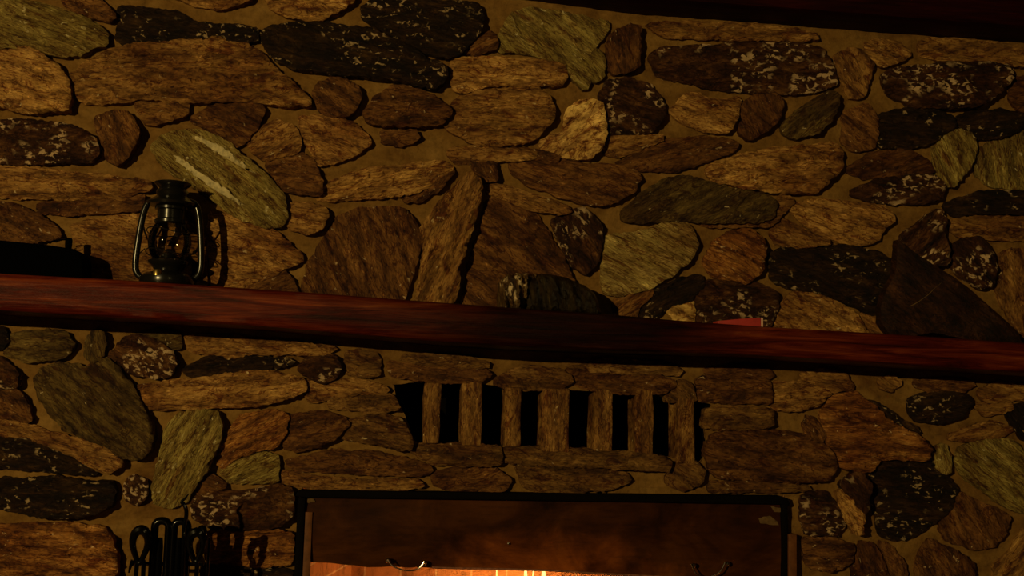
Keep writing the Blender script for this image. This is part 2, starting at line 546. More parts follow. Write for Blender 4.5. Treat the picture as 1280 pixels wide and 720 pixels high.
# ------------------------------------------------------------------ the stones of the wall (outlines in photo pixels)
A = math.radians
S = []      # (outline, kind, grain angle, thickness, label)
def st(kind, ang, T, *pts, label=None, layered=None, flat=.45):
    S.append((list(pts), kind, A(ang), T, label, layered, flat))

st('green', 22, .034, (-40,4),(0,0),(30,2),(70,14),(100,24),(125,36),(136,46),(134,56),(118,60),(104,70),(85,71),(60,66),(40,60),(0,60),(-40,58), label='greenish slanted stone')
st('gold', 15, .046, (-40,66),(0,68),(35,62),(55,72),(75,88),(88,104),(90,125),(86,140),(70,139),(45,143),(0,134),(-40,132))
st('brown', 22, .03, (70,-10),(112,-8),(130,8),(146,24),(138,29),(115,22),(90,12))
st('dark', 8, .022, (150,10),(200,16),(225,18),(240,30),(270,35),(300,36),(322,40),(322,52),(290,53),(240,50),(200,55),(160,57),(146,50),(150,35))
st('gold', 5, .03, (205,-12),(318,-14),(312,2),(290,10),(270,12),(250,8),(228,0))
st('tan', 3, .038, (92,96),(110,80),(140,66),(170,58),(210,57),(245,53),(275,51),(305,58),(325,70),(345,90),(365,108),(385,126),(388,133),(336,131),(322,127),(270,127),(235,129),(180,124),(150,129),(110,129),(98,122),(92,108), layered=1.0, label='broad tan layered stone')
st('tan', 5, .03, (172,130),(200,127),(234,130),(236,144),(215,150),(195,157),(185,155),(178,145))
st('fleck', 5, .032, (-30,155),(30,152),(60,155),(90,160),(108,168),(122,180),(124,195),(115,202),(60,203),(0,204),(-30,200), label='dark stone with pale flecks')
st('brown', 60, .05, (122,150),(140,142),(160,144),(168,152),(175,168),(172,182),(160,200),(152,207),(146,205),(138,200),(132,180),(126,168))
st('brown', 20, .026, (240,150),(270,132),(320,130),(330,138),(322,158),(308,176),(295,185),(280,172),(262,162))
st('green', 40, .036, (190,185),(205,172),(225,166),(250,166),(270,172),(285,180),(300,195),(320,210),(345,235),(357,252),(358,275),(350,284),(330,283),(305,275),(285,262),(262,245),(240,232),(215,215),(200,200), label='green stone with pale slanting streaks')
st('tan', 4, .022, (-30,208),(60,214),(120,222),(185,228),(190,236),(150,248),(100,248),(50,248),(0,246),(-30,246))
st('brown', -6, .016, (50,258),(90,252),(130,252),(180,246),(178,262),(120,266),(80,268),(50,264))
st('brown', 25, .028, (-30,252),(15,256),(45,268),(70,285),(78,296),(60,300),(30,304),(-30,304))
st('tan', 10, .022, (90,282),(140,272),(200,270),(248,284),(258,310),(256,362),(120,362),(108,340),(100,310))
st('gold', 15, .026, (264,268),(285,270),(310,282),(345,292),(380,325),(350,336),(325,348),(300,358),(268,366),(262,310))
st('brown', -20, .02, (300,350),(318,340),(352,337),(366,352),(372,374),(340,374),(296,370))
st('tan', 12, .042, (359,258),(380,255),(408,262),(410,272),(402,285),(385,292),(364,286),(360,275))
st('gold', 8, .034, (325,-10),(445,-12),(440,5),(425,14),(405,24),(385,26),(360,20),(340,10))
st('dark', 14, .044, (326,48),(340,36),(370,32),(400,30),(430,38),(460,40),(480,50),(500,58),(520,68),(530,78),(548,84),(555,92),(553,106),(540,112),(520,108),(490,100),(455,96),(420,94),(390,88),(365,84),(345,75),(335,62), label='long black-brown stone with pale edge flecks')
st('dark', 10, .038, (452,12),(470,2),(510,2),(560,6),(595,10),(602,25),(598,42),(585,55),(575,68),(560,73),(535,68),(515,60),(495,48),(470,35),(458,25))
st('brown', 30, .044, (393,120),(400,107),(415,101),(432,102),(445,110),(450,122),(445,138),(435,146),(415,146),(400,138))
st('brown', 4, .05, (455,143),(475,122),(490,112),(510,112),(530,120),(545,128),(560,140),(562,148),(550,156),(520,159),(490,158),(465,157))
st('brown', 4, .02, (478,166),(518,166),(522,174),(500,182),(480,178))
st('gold', 20, .03, (375,150),(395,147),(420,150),(445,160),(458,172),(462,182),(440,196),(415,204),(400,206),(390,190),(380,170))
st('brown', 12, .036, (333,207),(350,201),(378,194),(392,207),(402,228),(402,244),(378,242),(358,240),(345,225))
st('tan', -20, .024, (325,162),(345,152),(368,162),(376,178),(374,190),(350,196),(332,200),(318,190),(310,178))
st('gold', 4, .034, (565,76),(600,74),(640,78),(680,80),(703,88),(706,100),(700,106),(680,108),(640,106),(610,107),(585,115),(570,114),(565,100))
st('brown', -20, .03, (580,57),(600,47),(615,45),(620,55),(617,62),(595,68),(580,66))
st('tan', 2, .04, (560,140),(575,125),(600,117),(640,113),(670,114),(685,124),(690,140),(685,155),(670,170),(655,180),(620,182),(590,178),(565,165),(555,155))
st('green', 40, .022, (628,40),(640,20),(660,14),(700,18),(740,28),(758,34),(752,45),(745,55),(735,70),(738,95),(730,112),(718,100),(700,80),(670,70),(640,65),(622,62), layered=1.2)
st('pale', -30, .036, (676,180),(690,172),(708,168),(706,150),(712,138),(725,130),(740,127),(750,134),(752,155),(754,170),(748,188),(738,198),(715,198),(690,192),(678,188), label='bright pale yellow stone', layered=.2)
st('green', 50, .03, (734,74),(745,66),(752,75),(752,98),(742,104),(734,90))
st('brown', 80, .046, (760,52),(770,40),(788,34),(798,38),(796,60),(794,88),(780,93),(766,93),(759,85), layered=.2)
st('fleck', 20, .034, (750,118),(760,104),(785,100),(810,110),(822,125),(827,143),(818,160),(806,168),(780,166),(757,168),(752,150))
st('fleck', 4, .024, (812,70),(830,62),(870,60),(920,58),(960,55),(1000,58),(1025,66),(1035,85),(1042,106),(1020,114),(985,117),(940,116),(900,112),(870,105),(840,100),(820,92))
st('tan', 3, .016, (808,32),(870,30),(940,34),(990,40),(1020,47),(1000,52),(940,50),(880,48),(830,45))
st('gold', 15, .036, (838,140),(850,124),(865,119),(885,128),(910,128),(922,125),(918,145),(908,166),(890,165),(862,158),(845,148))
st('brown', 60, .042, (927,132),(945,121),(968,122),(973,130),(967,152),(950,166),(936,174),(924,168))
st('olive', -35, .046, (977,160),(990,146),(1010,131),(1035,119),(1042,122),(1038,142),(1028,156),(1015,168),(995,172),(979,168))
st('tan', 60, .03, (1042,72),(1060,64),(1075,66),(1086,80),(1082,100),(1076,122),(1060,120),(1049,100))
st('tan', 20, .028, (1080,58),(1100,52),(1120,57),(1133,70),(1122,77),(1100,82),(1088,75))
st('fleck', 5, .046, (1102,95),(1120,88),(1150,86),(1180,82),(1230,84),(1254,86),(1255,102),(1240,120),(1215,135),(1180,136),(1140,134),(1110,120))
st('tan', 4, .018, (1150,52),(1190,50),(1240,57),(1300,66),(1300,84),(1240,80),(1190,75),(1150,71))
st('dark', 10, .034, (1090,160),(1100,145),(1130,138),(1160,140),(1185,148),(1188,158),(1170,170),(1155,180),(1130,186),(1100,182))
st('dark', -8, .036, (1196,150),(1215,142),(1250,140),(1272,148),(1268,160),(1250,172),(1225,174),(1205,165))
st('green', 70, .036, (1165,180),(1176,169),(1195,165),(1208,172),(1213,190),(1205,210),(1188,232),(1176,232),(1167,210))
st('green', 80, .02, (1222,190),(1240,180),(1265,165),(1310,160),(1310,235),(1270,236),(1235,232),(1218,215))
st('brown', 4, .022, (1262,100),(1310,95),(1310,140),(1275,140),(1262,125))
st('brown', 40, .02, (1054,142),(1080,134),(1092,148),(1090,182),(1070,188),(1054,178), layered=.2)
st('gold', 2, .042, (895,205),(930,196),(960,190),(1010,186),(1040,182),(1048,195),(1045,212),(1030,228),(1015,240),(980,240),(930,235),(890,225),(882,215), layered=1.1)
st('brown', -10, .018, (1058,214),(1090,192),(1130,190),(1158,205),(1162,216),(1120,216),(1080,222))
st('fleck', 5, .034, (1062,242),(1090,228),(1130,221),(1165,223),(1176,235),(1170,248),(1150,254),(1110,254),(1080,248))
st('gold', 15, .028, (985,258),(1020,252),(1060,255),(1105,262),(1113,275),(1100,285),(1092,300),(1075,306),(1050,303),(1020,290),(1000,275))
st('tan', 20, .018, (975,274),(1000,287),(1035,303),(1000,308),(968,305),(964,290))
st('dark', 4, .026, (1180,257),(1220,242),(1310,238),(1310,268),(1230,266),(1190,268))
st('tan', 4, .02, (1188,276),(1230,273),(1310,278),(1310,298),(1240,298),(1200,295),(1190,287))
st('fleck', -50, .056, (1126,298),(1140,285),(1155,275),(1168,265),(1174,280),(1172,300),(1178,328),(1165,332),(1150,326),(1135,315))
st('fleck', 50, .046, (1182,315),(1200,302),(1220,300),(1230,312),(1236,335),(1234,355),(1220,358),(1200,345),(1188,330))
st('tan', 75, .022, (1247,320),(1270,314),(1310,314),(1310,434),(1285,432),(1262,400),(1246,365),(1243,340))
st('dark', 15, .026, (960,320),(985,310),(1030,308),(1070,312),(1100,320),(1118,335),(1110,352),(1098,370),(1095,392),(1080,390),(1050,373),(1010,362),(985,360),(965,350))
st('gold', 25, .034, (957,418),(970,388),(990,367),(1010,367),(1040,379),(1065,394),(1084,425),(1040,425),(1000,420), layered=.3, label='smooth golden stone standing on the mantel line')
st('tan', 40, .016, (1074,394),(1095,397),(1102,412),(1104,430),(1090,428))
st('gold', -12, .028, (395,240),(430,222),(470,212),(520,207),(555,205),(565,212),(545,228),(520,240),(480,246),(430,248),(400,250), layered=1.0)
st('brown', -35, .03, (505,242),(525,229),(548,223),(568,213),(545,240),(525,250),(508,252))
st('brown', 70, .02, (407,300),(422,272),(450,263),(490,261),(505,264),(520,282),(526,300),(518,330),(510,355),(500,388),(440,385),(385,378),(380,360),(387,330),(397,315))
st('tan', -65, .062, (527,290),(545,262),(570,235),(585,220),(597,228),(600,240),(592,270),(580,310),(572,345),(562,390),(520,388),(525,350),(531,315), label='tall upright tan shard of stone')
st('brown', 35, .022, (608,254),(620,247),(640,250),(665,266),(680,287),(692,307),(705,332),(715,357),(705,396),(640,394),(578,390),(584,350),(596,305),(604,272))
st('tan', 16, .034, (612,233),(640,237),(680,250),(712,264),(700,268),(660,261),(630,247),(610,240), layered=.2)
st('brown', 60, .036, (590,208),(600,205),(617,206),(619,226),(606,228),(595,220))
st('brown', 15, .03, (640,205),(660,199),(700,202),(740,208),(780,212),(798,224),(788,240),(770,250),(750,258),(720,252),(690,242),(660,230),(640,218))
st('olive', -28, .036, (780,265),(800,245),(830,227),(850,222),(880,230),(920,241),(950,245),(966,256),(962,272),(940,278),(880,278),(830,274),(800,278),(777,275))
st('brown', -10, .024, (770,207),(800,192),(830,178),(880,174),(920,180),(912,190),(880,202),(840,214),(800,212))
st('tan', -10, .018, (757,174),(800,171),(828,173),(800,185),(775,196),(757,192))
st('fleck', 60, .036, (690,278),(712,266),(730,262),(744,278),(749,300),(745,325),(732,342),(718,335),(702,307))
st('palegreen', 28, .036, (757,298),(800,292),(830,282),(850,280),(862,290),(868,308),(858,325),(835,345),(805,360),(775,368),(757,366),(752,340),(754,315), label='pale greenish striped stone', layered=.8)
st('rust', 30, .04, (890,305),(910,292),(935,290),(948,300),(950,320),(945,340),(930,352),(910,348),(890,345),(880,330))
st('fleck', 10, .034, (864,377),(880,354),(910,350),(945,356),(965,366),(968,380),(957,410),(930,410),(895,406),(867,402))
st('dark', -30, .028, (795,387),(820,367),(850,350),(872,347),(876,358),(860,374),(840,380),(815,395),(800,400))
st('pale', 20, .02, (834,386),(850,378),(863,377),(864,406),(845,404))
st('tan', -30, .016, (767,378),(790,369),(810,363),(813,368),(795,384),(790,404),(770,400))
# ---- below the mantel
st('olive', 2, .036, (12,420),(40,414),(85,418),(94,432),(88,442),(70,448),(35,450),(10,444))
st('dark', 5, .03, (-30,410),(6,411),(11,425),(5,435),(-30,435))
st('olive', 80, .036, (110,426),(118,416),(130,416),(134,430),(128,448),(118,452),(110,445))
st('fleck', 25, .044, (150,432),(160,422),(178,420),(195,428),(215,440),(222,455),(215,467),(195,472),(170,468),(152,455),(147,442), label='glossy rust and black oval stone')
st('tan', 3, .022, (232,421),(280,421),(330,428),(370,430),(420,436),(410,441),(330,441),(280,445),(240,438))
st('dark', -4, .026, (255,450),(290,444),(330,449),(360,449),(368,454),(330,460),(270,465),(240,469),(230,462))
st('fleck', 20, .034, (-30,445),(0,447),(15,458),(25,468),(24,482),(0,486),(-30,484))
st('brown', 30, .034, (-30,488),(10,485),(25,490),(38,510),(40,526),(15,520),(-30,515))
st('olive', 40, .05, (48,475),(55,462),(80,455),(110,462),(125,455),(138,450),(150,462),(165,482),(178,505),(188,525),(193,545),(190,562),(175,571),(155,570),(140,558),(110,545),(85,535),(65,515),(52,495), layered=.2, label='large dark smooth boulder')
st('gold', -4, .034, (168,486),(190,481),(240,476),(290,469),(320,465),(350,468),(380,475),(382,485),(365,495),(330,504),(270,508),(185,510),(176,500))
st('green', -60, .044, (210,535),(225,518),(250,514),(272,516),(278,530),(276,550),(262,580),(245,605),(232,625),(215,632),(197,628),(192,610),(202,575), label='green and gold streaked stone')
st('tan', 16, .03, (-30,520),(30,532),(80,545),(120,555),(150,568),(155,580),(140,588),(125,586),(100,572),(70,558),(30,545),(-30,536))
st('dark', 12, .024, (-30,543),(20,547),(60,558),(85,572),(110,583),(125,591),(90,590),(50,586),(0,582),(-30,582))
st('dark', 2, .044, (-30,600),(20,600),(80,598),(120,605),(140,602),(146,612),(139,630),(120,640),(80,645),(40,640),(0,632),(-30,630))
st('fleck', 40, .034, (157,605),(165,596),(178,597),(185,608),(183,622),(172,628),(160,622))
st('rust', 6, .046, (-30,660),(40,656),(90,655),(130,660),(142,672),(148,690),(145,760),(-30,760), layered=1.2)
st('rust', -25, .034, (283,547),(300,522),(340,513),(358,520),(358,540),(346,555),(325,561),(300,567),(280,583),(272,578))
st('brown', -10, .04, (356,527),(370,519),(400,516),(425,521),(435,530),(420,545),(400,556),(375,562),(357,558))
st('tan', 4, .024, (384,476),(420,474),(470,480),(485,489),(440,491),(410,498),(388,502),(384,490))
st('tan', 5, .032, (415,498),(450,494),(490,494),(498,510),(470,514),(430,510),(412,506))
st('tan', 12, .044, (425,545),(440,526),(470,519),(500,524),(511,545),(514,558),(500,560),(470,552),(440,548))
st('fleck', 5, .036, (375,460),(385,449),(405,444),(420,447),(425,460),(418,472),(405,476),(388,472))
st('tan', 10, .022, (432,442),(450,439),(468,443),(475,455),(472,468),(450,470),(433,465))
st('brown', 4, .022, (485,454),(530,457),(580,463),(612,466),(600,476),(560,477),(520,473),(490,468))
st('tan', 4, .026, (618,478),(640,464),(660,458),(700,464),(714,475),(700,485),(660,485),(630,483))
st('brown', 4, .026, (705,464),(760,467),(820,472),(842,478),(828,490),(780,489),(740,487),(716,478))
st('tan', 40, .026, (832,499),(848,477),(861,482),(866,500))
st('brown', 4, .024, (872,474),(920,472),(958,476),(960,503),(900,501),(872,499), layered=1.2)
st('tan', 2, .034, (512,562),(532,557),(580,557),(623,560),(625,578),(580,580),(540,578))
st('tan', 3, .046, (628,562),(660,560),(720,562),(790,568),(825,571),(834,580),(830,586),(780,584),(720,580),(650,578),(629,575))
st('tan', 4, .026, (645,584),(680,584),(740,586),(780,592),(785,600),(760,608),(720,613),(670,614),(655,605))
st('tan', 30, .03, (840,580),(865,578),(877,590),(871,604),(850,611),(832,600))
st('brown', -5, .022, (542,592),(570,586),(618,587),(636,600),(628,611),(570,611),(542,605))
st('brown', 4, .024, (360,576),(420,564),(480,568),(530,580),(538,589),(500,593),(430,588),(370,586), layered=1.2)
st('tan', 4, .026, (355,590),(400,597),(460,601),(520,601),(530,607),(470,611),(400,609),(370,606),(354,600))
st('green', -25, .028, (278,590),(300,577),(330,567),(348,572),(346,600),(310,602),(287,600))
st('fleck', -5, .036, (242,625),(270,616),(310,616),(345,607),(365,612),(366,640),(350,655),(300,660),(260,655),(244,645))
st('rust', -4, .034, (258,667),(300,662),(340,664),(366,667),(365,700),(330,705),(260,700), layered=1.2)
st('dark', 4, .03, (255,708),(300,709),(364,713),(364,760),(255,760))
st('brown', 20, .024, (244,602),(255,592),(268,596),(284,606),(265,612),(247,615))
st('tan', 2, .03, (882,516),(900,509),(940,511),(962,514),(960,530),(930,535),(900,535),(880,532))
st('brown', 10, .044, (888,545),(910,541),(960,539),(1000,545),(1030,560),(1038,580),(1030,598),(1000,600),(950,598),(900,595),(886,585),(884,565), layered=1.0)
st('tan', 2, .032, (890,603),(940,603),(1000,606),(1010,611),(900,613),(884,612))
st('tan', 2, .026, (966,480),(1010,478),(1033,490),(1020,505),(985,512),(966,510), layered=1.3)
st('rust', 4, .046, (1025,520),(1040,497),(1065,492),(1084,507),(1110,530),(1143,547),(1155,560),(1150,574),(1120,571),(1095,571),(1085,585),(1070,588),(1045,580),(1036,560),(1030,540), layered=1.2, label='rust coloured layered stone')
st('dark', 40, .026, (1085,503),(1095,504),(1115,519),(1140,536),(1144,541),(1125,539),(1100,527),(1088,517))
st('dark', -5, .036, (1136,502),(1150,494),(1190,492),(1204,497),(1208,506),(1195,520),(1170,527),(1146,524),(1137,515))
st('brown', 60, .026, (1004,530),(1010,521),(1021,530),(1027,545),(1021,554),(1010,549))
st('dark', 8, .02, (1090,592),(1100,577),(1130,575),(1160,580),(1180,596),(1191,612),(1185,630),(1165,650),(1140,668),(1115,674),(1100,667),(1094,640),(1088,612), layered=1.2, label='large near-black layered stone')
st('fleck', 60, .075, (1052,600),(1065,592),(1077,605),(1075,625),(1070,640),(1062,620),(1051,610))
st('gold', 65, .075, (1046,614),(1055,620),(1068,642),(1066,665),(1055,650),(1046,632))
st('green', 40, .036, (1197,562),(1215,554),(1250,550),(1262,553),(1275,566),(1310,592),(1310,652),(1280,642),(1260,634),(1230,612),(1207,597),(1192,580), label='olive green stone')
st('green', 80, .036, (1166,562),(1177,557),(1181,570),(1179,590),(1171,585))
st('brown', 60, .034, (1174,660),(1190,628),(1197,618),(1240,637),(1254,646),(1248,665),(1235,680),(1215,685),(1182,672))
st('fleck', 10, .034, (1002,622),(1012,614),(1030,617),(1043,635),(1050,655),(1040,666),(1008,666),(1002,650))
st('brown', 2, .034, (1004,674),(1040,674),(1063,681),(1058,700),(1035,711),(1006,705), layered=1.0)
st('brown', 70, .036, (1066,700),(1076,677),(1089,681),(1099,705),(1108,760),(1062,760))
st('brown', 60, .024, (1098,678),(1110,682),(1127,705),(1129,760),(1114,760))
st('brown', 60, .032, (1142,760),(1147,692),(1161,675),(1185,687),(1213,705),(1200,760))
st('tan', -50, .036, (1238,760),(1243,706),(1262,691),(1277,662),(1310,657),(1310,760))
st('dark', 50, .026, (1257,517),(1270,507),(1310,510),(1310,560),(1275,545),(1264,530))
st('tan', 0, .018, (1217,506),(1258,502),(1260,511),(1230,518))
st('tan', -10, .018, (1184,546),(1210,536),(1240,528),(1262,536),(1250,543),(1200,550))
st('tan', 30, .022, (1097,476),(1112,470),(1121,478),(1110,487),(1099,484))

st('tan', 8, .014, (1000,468),(1030,462),(1055,470),(1062,484),(1040,488),(1010,478))
st('brown', 4, .014, (1140,478),(1180,474),(1215,480),(1200,488),(1160,489))
st('tan', 10, .014, (1222,488),(1250,480),(1310,486),(1310,500),(1262,498),(1230,500))
st('brown', 0, .014, (880,462),(920,458),(955,460),(962,470),(920,470),(885,472))
st('tan', 2, .016, (500,446),(540,444),(590,450),(612,456),(580,460),(530,455))
st('tan', 3, .014, (700,452),(760,450),(830,456),(850,466),(800,466),(740,462))
st('brown', 6, .016, (98,470),(140,440),(146,452),(138,449),(126,453))
st('tan', 5, .016, (560,190),(600,184),(640,186),(670,196),(640,202),(600,201),(570,204))
st('tan', 4, .018, (860,262),(880,282),(960,282),(972,268),(990,252),(975,246),(964,276),(900,282))
st('brown', 8, .014, (640,186),(676,192),(700,200),(660,198))
st('olive', 4, .016, (170,420),(200,412),(225,420),(226,436),(200,428))
# openings
VENT = [(493,481),(530,477),(570,477),(630,483),(690,487),(790,490),(850,499),(889,505),(880,520),(880,545),(886,560),(874,578),(835,571),(780,563),(650,558),(600,555),(528,555),(518,551),(507,520),(495,497)]
FLOOR_Z = 0.0
fl, fr_ = W(372, 616), W(996, 626)
FX0, FX1, FZ = W(377, 650).x, W(980, 680).x, W(680, 616).z
def firebox_px():
    """the opening's corners in photo pixels (it runs on down to the hearth)"""
    def P(x, z):
        d = Vector((x, 0, z)) - CAM
        k = F / d.dot(fwd)
        return (640 + d.dot(R) * k, 360 - d.dot(U) * k)
    return [P(FX0, FZ + .004), P(FX1, FZ - .012), P(FX1, -.02), P(FX0, -.02)], P
FBOX, PX = firebox_px()

# ------------------------------------------------------------------ wall mesh
def build_wall():
    step = 4.6
    x0, x1, y0 = -420, 1720, -300
    y1 = max(PX(0, -.02)[1], PX(2, -.02)[1]) + 20
    outer = [(x0, y0), (x1, y0), (x1, y1), (x0, y1)]
    pts = []; edges = []
    for loop in (outer, resample(VENT, 5, .8, 3.0), [p for p in FBOX]):
        b = len(pts); n = len(loop)
        pts += [Vector(p) for p in loop]
        edges += [(b + i, b + (i + 1) % n) for i in range(n)]
    vent = [tuple(p) for p in pts[4:len(pts) - 4]]
    y = y0 + 3
    while y < y1:
        x = x0 + 3
        st_ = step if -20 < y < 740 else 30
        while x < x1:
            s = step if (-20 < x < 1300 and -20 < y < 740) else 30
            p = (x + random.uniform(-1, 1), y + random.uniform(-1, 1))
            if not (inside(p, VENT) or inside(p, FBOX)):
                pts.append(Vector(p))
            x += s
        y += st_
    v2, _, f2, _, _, _ = delaunay_2d_cdt(pts, edges, [], 0, 1e-4)
    fs = []
    for f in f2:
        c = sum((v2[i] for i in f), Vector((0, 0))) / len(f)
        if inside(c, VENT) or inside(c, FBOX): continue
        fs.append(tuple(f))
    vs = []
    for p in v2:
        w = W(p[0], p[1])
        h = .0055 * noise.fractal(Vector((p[0] * .012, p[1] * .018, 2)), .9, 2.1, 4) + .004 * noise.noise(Vector((p[0] * .07, p[1] * .12, 8))) - .010 * max(0, .22 - abs(noise.noise(Vector((p[0] * .016 + 3, p[1] * .04, 5))))) / .22 * .5 + .002 * noise.noise(Vector((p[0] * .2, p[1] * .24, 1)))
        vs.append(Vector((w.x, -h - .001, w.z)))
    return link('wall_back', vs, fs, MORTAR, None, Vector((W(640, 400).x, 0, 0)), 60), vent
wall, vent_loop = build_wall()
tag(wall, 'rubble stone chimney wall of brown, green and gold fieldstones in mortar', 'wall', None, 'structure')

# vent recess: a soot-black pocket behind the wall face
def pocket(name, loop_px, depth, mat):
    front = [W(p[0], p[1], 0.006) for p in loop_px]
    n = len(front)
    vs = [Vector((p.x, .002, p.z)) for p in front] + [Vector((p.x, depth, p.z)) for p in front]
    fs = [(i, (i + 1) % n, n + (i + 1) % n, n + i) for i in range(n)] + [tuple(range(n, 2 * n))]
    return link(name, vs, fs, mat, wall)
pocket('vent_recess', vent_loop, .22, CAVITY)

def clamp_mantel(py_mid):
    def f(p):
        x, y = p
        if y < py_mid: pass
        if py_mid < 415 - 0 and py_mid < lerp_line(MT, x) + 5:
            y = min(y, lerp_line(MT, x) + 7)
            y = max(y, lerp_line(BEAML, x) + 1)
        else:
            y = max(y, lerp_line(MBL, x) + 8)
        return (x, y)
    return f

def area(poly):
    return abs(sum(poly[i - 1][0] * poly[i][1] - poly[i][0] * poly[i - 1][1] for i in range(len(poly)))) / 2
def vis_area(poly):
    return area([(max(0, min(1280, p[0])), max(0, min(720, p[1]))) for p in poly])

order = sorted(range(len(S)), key=lambda i: -vis_area(S[i][0]))
big = set(order[:93])           # with the seven vent stones: one hundred
rest_v, rest_f, rest_g, rest_m = [], [], [], []
kinds = list(SM)
def add_rest(vs, fs, gr, kind):
    b = len(rest_v)
    rest_v.extend(vs); rest_g.extend(gr)
    rest_f.extend(tuple(i + b for i in f) for f in fs)
    rest_m.extend([kinds.index(kind)] * len(fs))
for i, (poly, kind, ang, T, label, lay, flat) in enumerate(S):
    my = sum(p[1] for p in poly) / len(poly); mx = sum(p[0] for p in poly) / len(poly)
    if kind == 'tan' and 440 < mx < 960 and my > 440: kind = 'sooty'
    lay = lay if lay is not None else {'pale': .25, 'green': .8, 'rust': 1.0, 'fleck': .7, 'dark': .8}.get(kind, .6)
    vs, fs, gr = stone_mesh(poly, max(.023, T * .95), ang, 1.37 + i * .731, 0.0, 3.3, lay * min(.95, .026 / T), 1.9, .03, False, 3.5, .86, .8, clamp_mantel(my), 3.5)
    if i in big:
        o = link('stone', vs, fs, SM[kind], wall, None, 42, gr)
        if label: o['label'] = label
        if label and 'pale slanting' in label:
            for vp in ([(206,187),(214,188),(245,212),(280,235),(309,259),(300,257),(270,238),(240,217)], [(226,168),(245,168),(275,182),(300,200),(322,218),(315,217),(295,204),(270,189),(245,175)]):
                yv = sum(p.y for p in vs) / len(vs)
                f_ = [p.y for p in vs if p.y < -.012]
                pl = sorted(f_)[int(.22 * len(f_))] + .003
                v3, f3, g3 = stone_mesh(vp, .012, ang, 4.4 + vp[0][0], pl, 3.0, .3, 1.4, .012, True, 3, .6, 0)
                for p in v3:
                    near = [r.y for r in vs if abs(r.x - p.x) < .012 and abs(r.z - p.z) < .012]
                    if near:
                        p.y = min(near) - .0025 if p.y < pl - .004 else min(near) + .004
                q = link('quartz_vein', v3, f3, QUARTZ, o, None, 42, g3)
                q['label'] = 'pale quartz vein'
    else:
        add_rest(vs, fs, gr, kind)
# the wall runs on beyond the photo's edges: scattered stones there
rnd = random.Random(11)
def scatter(xa, xb, ya, yb):
    y = ya
    while y < yb - 30:
        h = rnd.uniform(45, 75); x = xa
        while x < xb - 40:
            w = min(rnd.uniform(60, 130), xb - x)
            cx, cy = x + w / 2, y + h / 2
            if lerp_line(MT, cx) - 30 > cy or cy > lerp_line(MBL, cx) + 48:
                n = 10; ph = rnd.uniform(0, 6)
                poly = [(cx + (w / 2 - 5) * math.copysign(abs(math.cos(ph + a * 2 * math.pi / n)) ** .7, math.cos(ph + a * 2 * math.pi / n)) * rnd.uniform(.85, 1),
                         cy + (h / 2 - 5) * math.copysign(abs(math.sin(ph + a * 2 * math.pi / n)) ** .7, math.sin(ph + a * 2 * math.pi / n)) * rnd.uniform(.85, 1)) for a in range(n)]
                kind = rnd.choice(['tan', 'gold', 'brown', 'dark', 'fleck', 'green', 'rust', 'olive'])
                vs, fs, gr = stone_mesh(poly, rnd.uniform(.025, .045), rnd.uniform(-.3, .4), rnd.uniform(1, 900), 0, 8.0, .7, 2.0, .03)
                add_rest(vs, fs, gr, kind)
            x += w
        y += h
scatter(-400, -42, -60, 1000)
scatter(1312, 1700, 110, 1000)
scatter(-40, 360, 762, 1000)
scatter(1003, 1310, 762, 1000)
rest = link('stone_infill', rest_v, rest_f, [SM[k] for k in kinds], wall, None, 42, rest_g, rest_m)
rest['kind'] = 'stuff'

# the seven upright stones of the vent: deep blocks, so that their left flanks show
def vent_bar(px0, px1, pyt, pyb, seed, lean=0):
    a, b = W(px0, pyt), W(px1, pyb)
    x0, x1, z1, z0 = a.x, b.x, a.z + .012, b.z - .012
    bm = bmesh.new()
    bmesh.ops.create_cube(bm, size=1.0)
    bmesh.ops.bevel(bm, geom=bm.edges[:], offset=.07, segments=2, profile=.6, affect='EDGES')
    bmesh.ops.subdivide_edges(bm, edges=bm.edges[:], cuts=3, use_grid_fill=True)
    vs = []; gr = []
    bm.verts.index_update()
    for v in bm.verts:
        c = v.co
        p = Vector((x0 + (c.x + .5) * (x1 - x0), -.022 + (c.y + .5) * .125, z0 + (c.z + .5) * (z1 - z0)))
        nn = noise.fractal(Vector((p.x * 22, p.y * 22 + seed, p.z * 16)), .9, 2.1, 4)
        n2 = noise.noise(Vector((p.x * 9, seed, p.z * 12)))
        p.x += .0035 * nn + .004 * n2 * (1 if c.x > 0 else -1) + lean * c.z
        p.y += .004 * nn
        vs.append(p); gr.append((p.z + seed, p.x, p.y))
    fs = [tuple(v.index for v in f.verts) for f in bm.faces]
    bm.free()
    o = link('vent_stone', vs, fs, SM['tan'], wall, None, 45, gr)
    return o
for k, (a, b, t, bt) in enumerate([(529,550,483,549),(576,602,480,552),(629,651,489,553),(675,711,490,560),(740,765,491,560),(791,816,492,563),(843,867,502,574)]):
    vent_bar(a + 1.6, b - 1.6, t, bt, 3.1 * k + 1)

# ------------------------------------------------------------------ firebox (behind the opening) and floor
fb = MB()
zt = FZ + .02
D = .52
i0, i1 = FX0 + .12, FX1 - .12
fb.add([(FX0, .0, -.01), (FX0, .0, zt), (i0, D, -.01), (i0, D, zt), (FX1, .0, -.01), (FX1, .0, zt), (i1, D, -.01), (i1, D, zt)],
       [(0, 1, 3, 2), (2, 3, 7, 6), (4, 5, 7, 6), (1, 3, 7, 5)])
fo = fb.build('firebox', BRICK, wall, None, None)
fo['label'] = 'orange lit fire brick lining of the hearth'

fm = MB().box(-3.2, 4.2, -4.6, .6, -.06, 0.0)
fl_o = fm.build('floor', FLOORM, None, Vector((0, 0, 0)), None)
tag(fl_o, 'dark floorboards in front of the hearth', 'floor', None, 'structure')

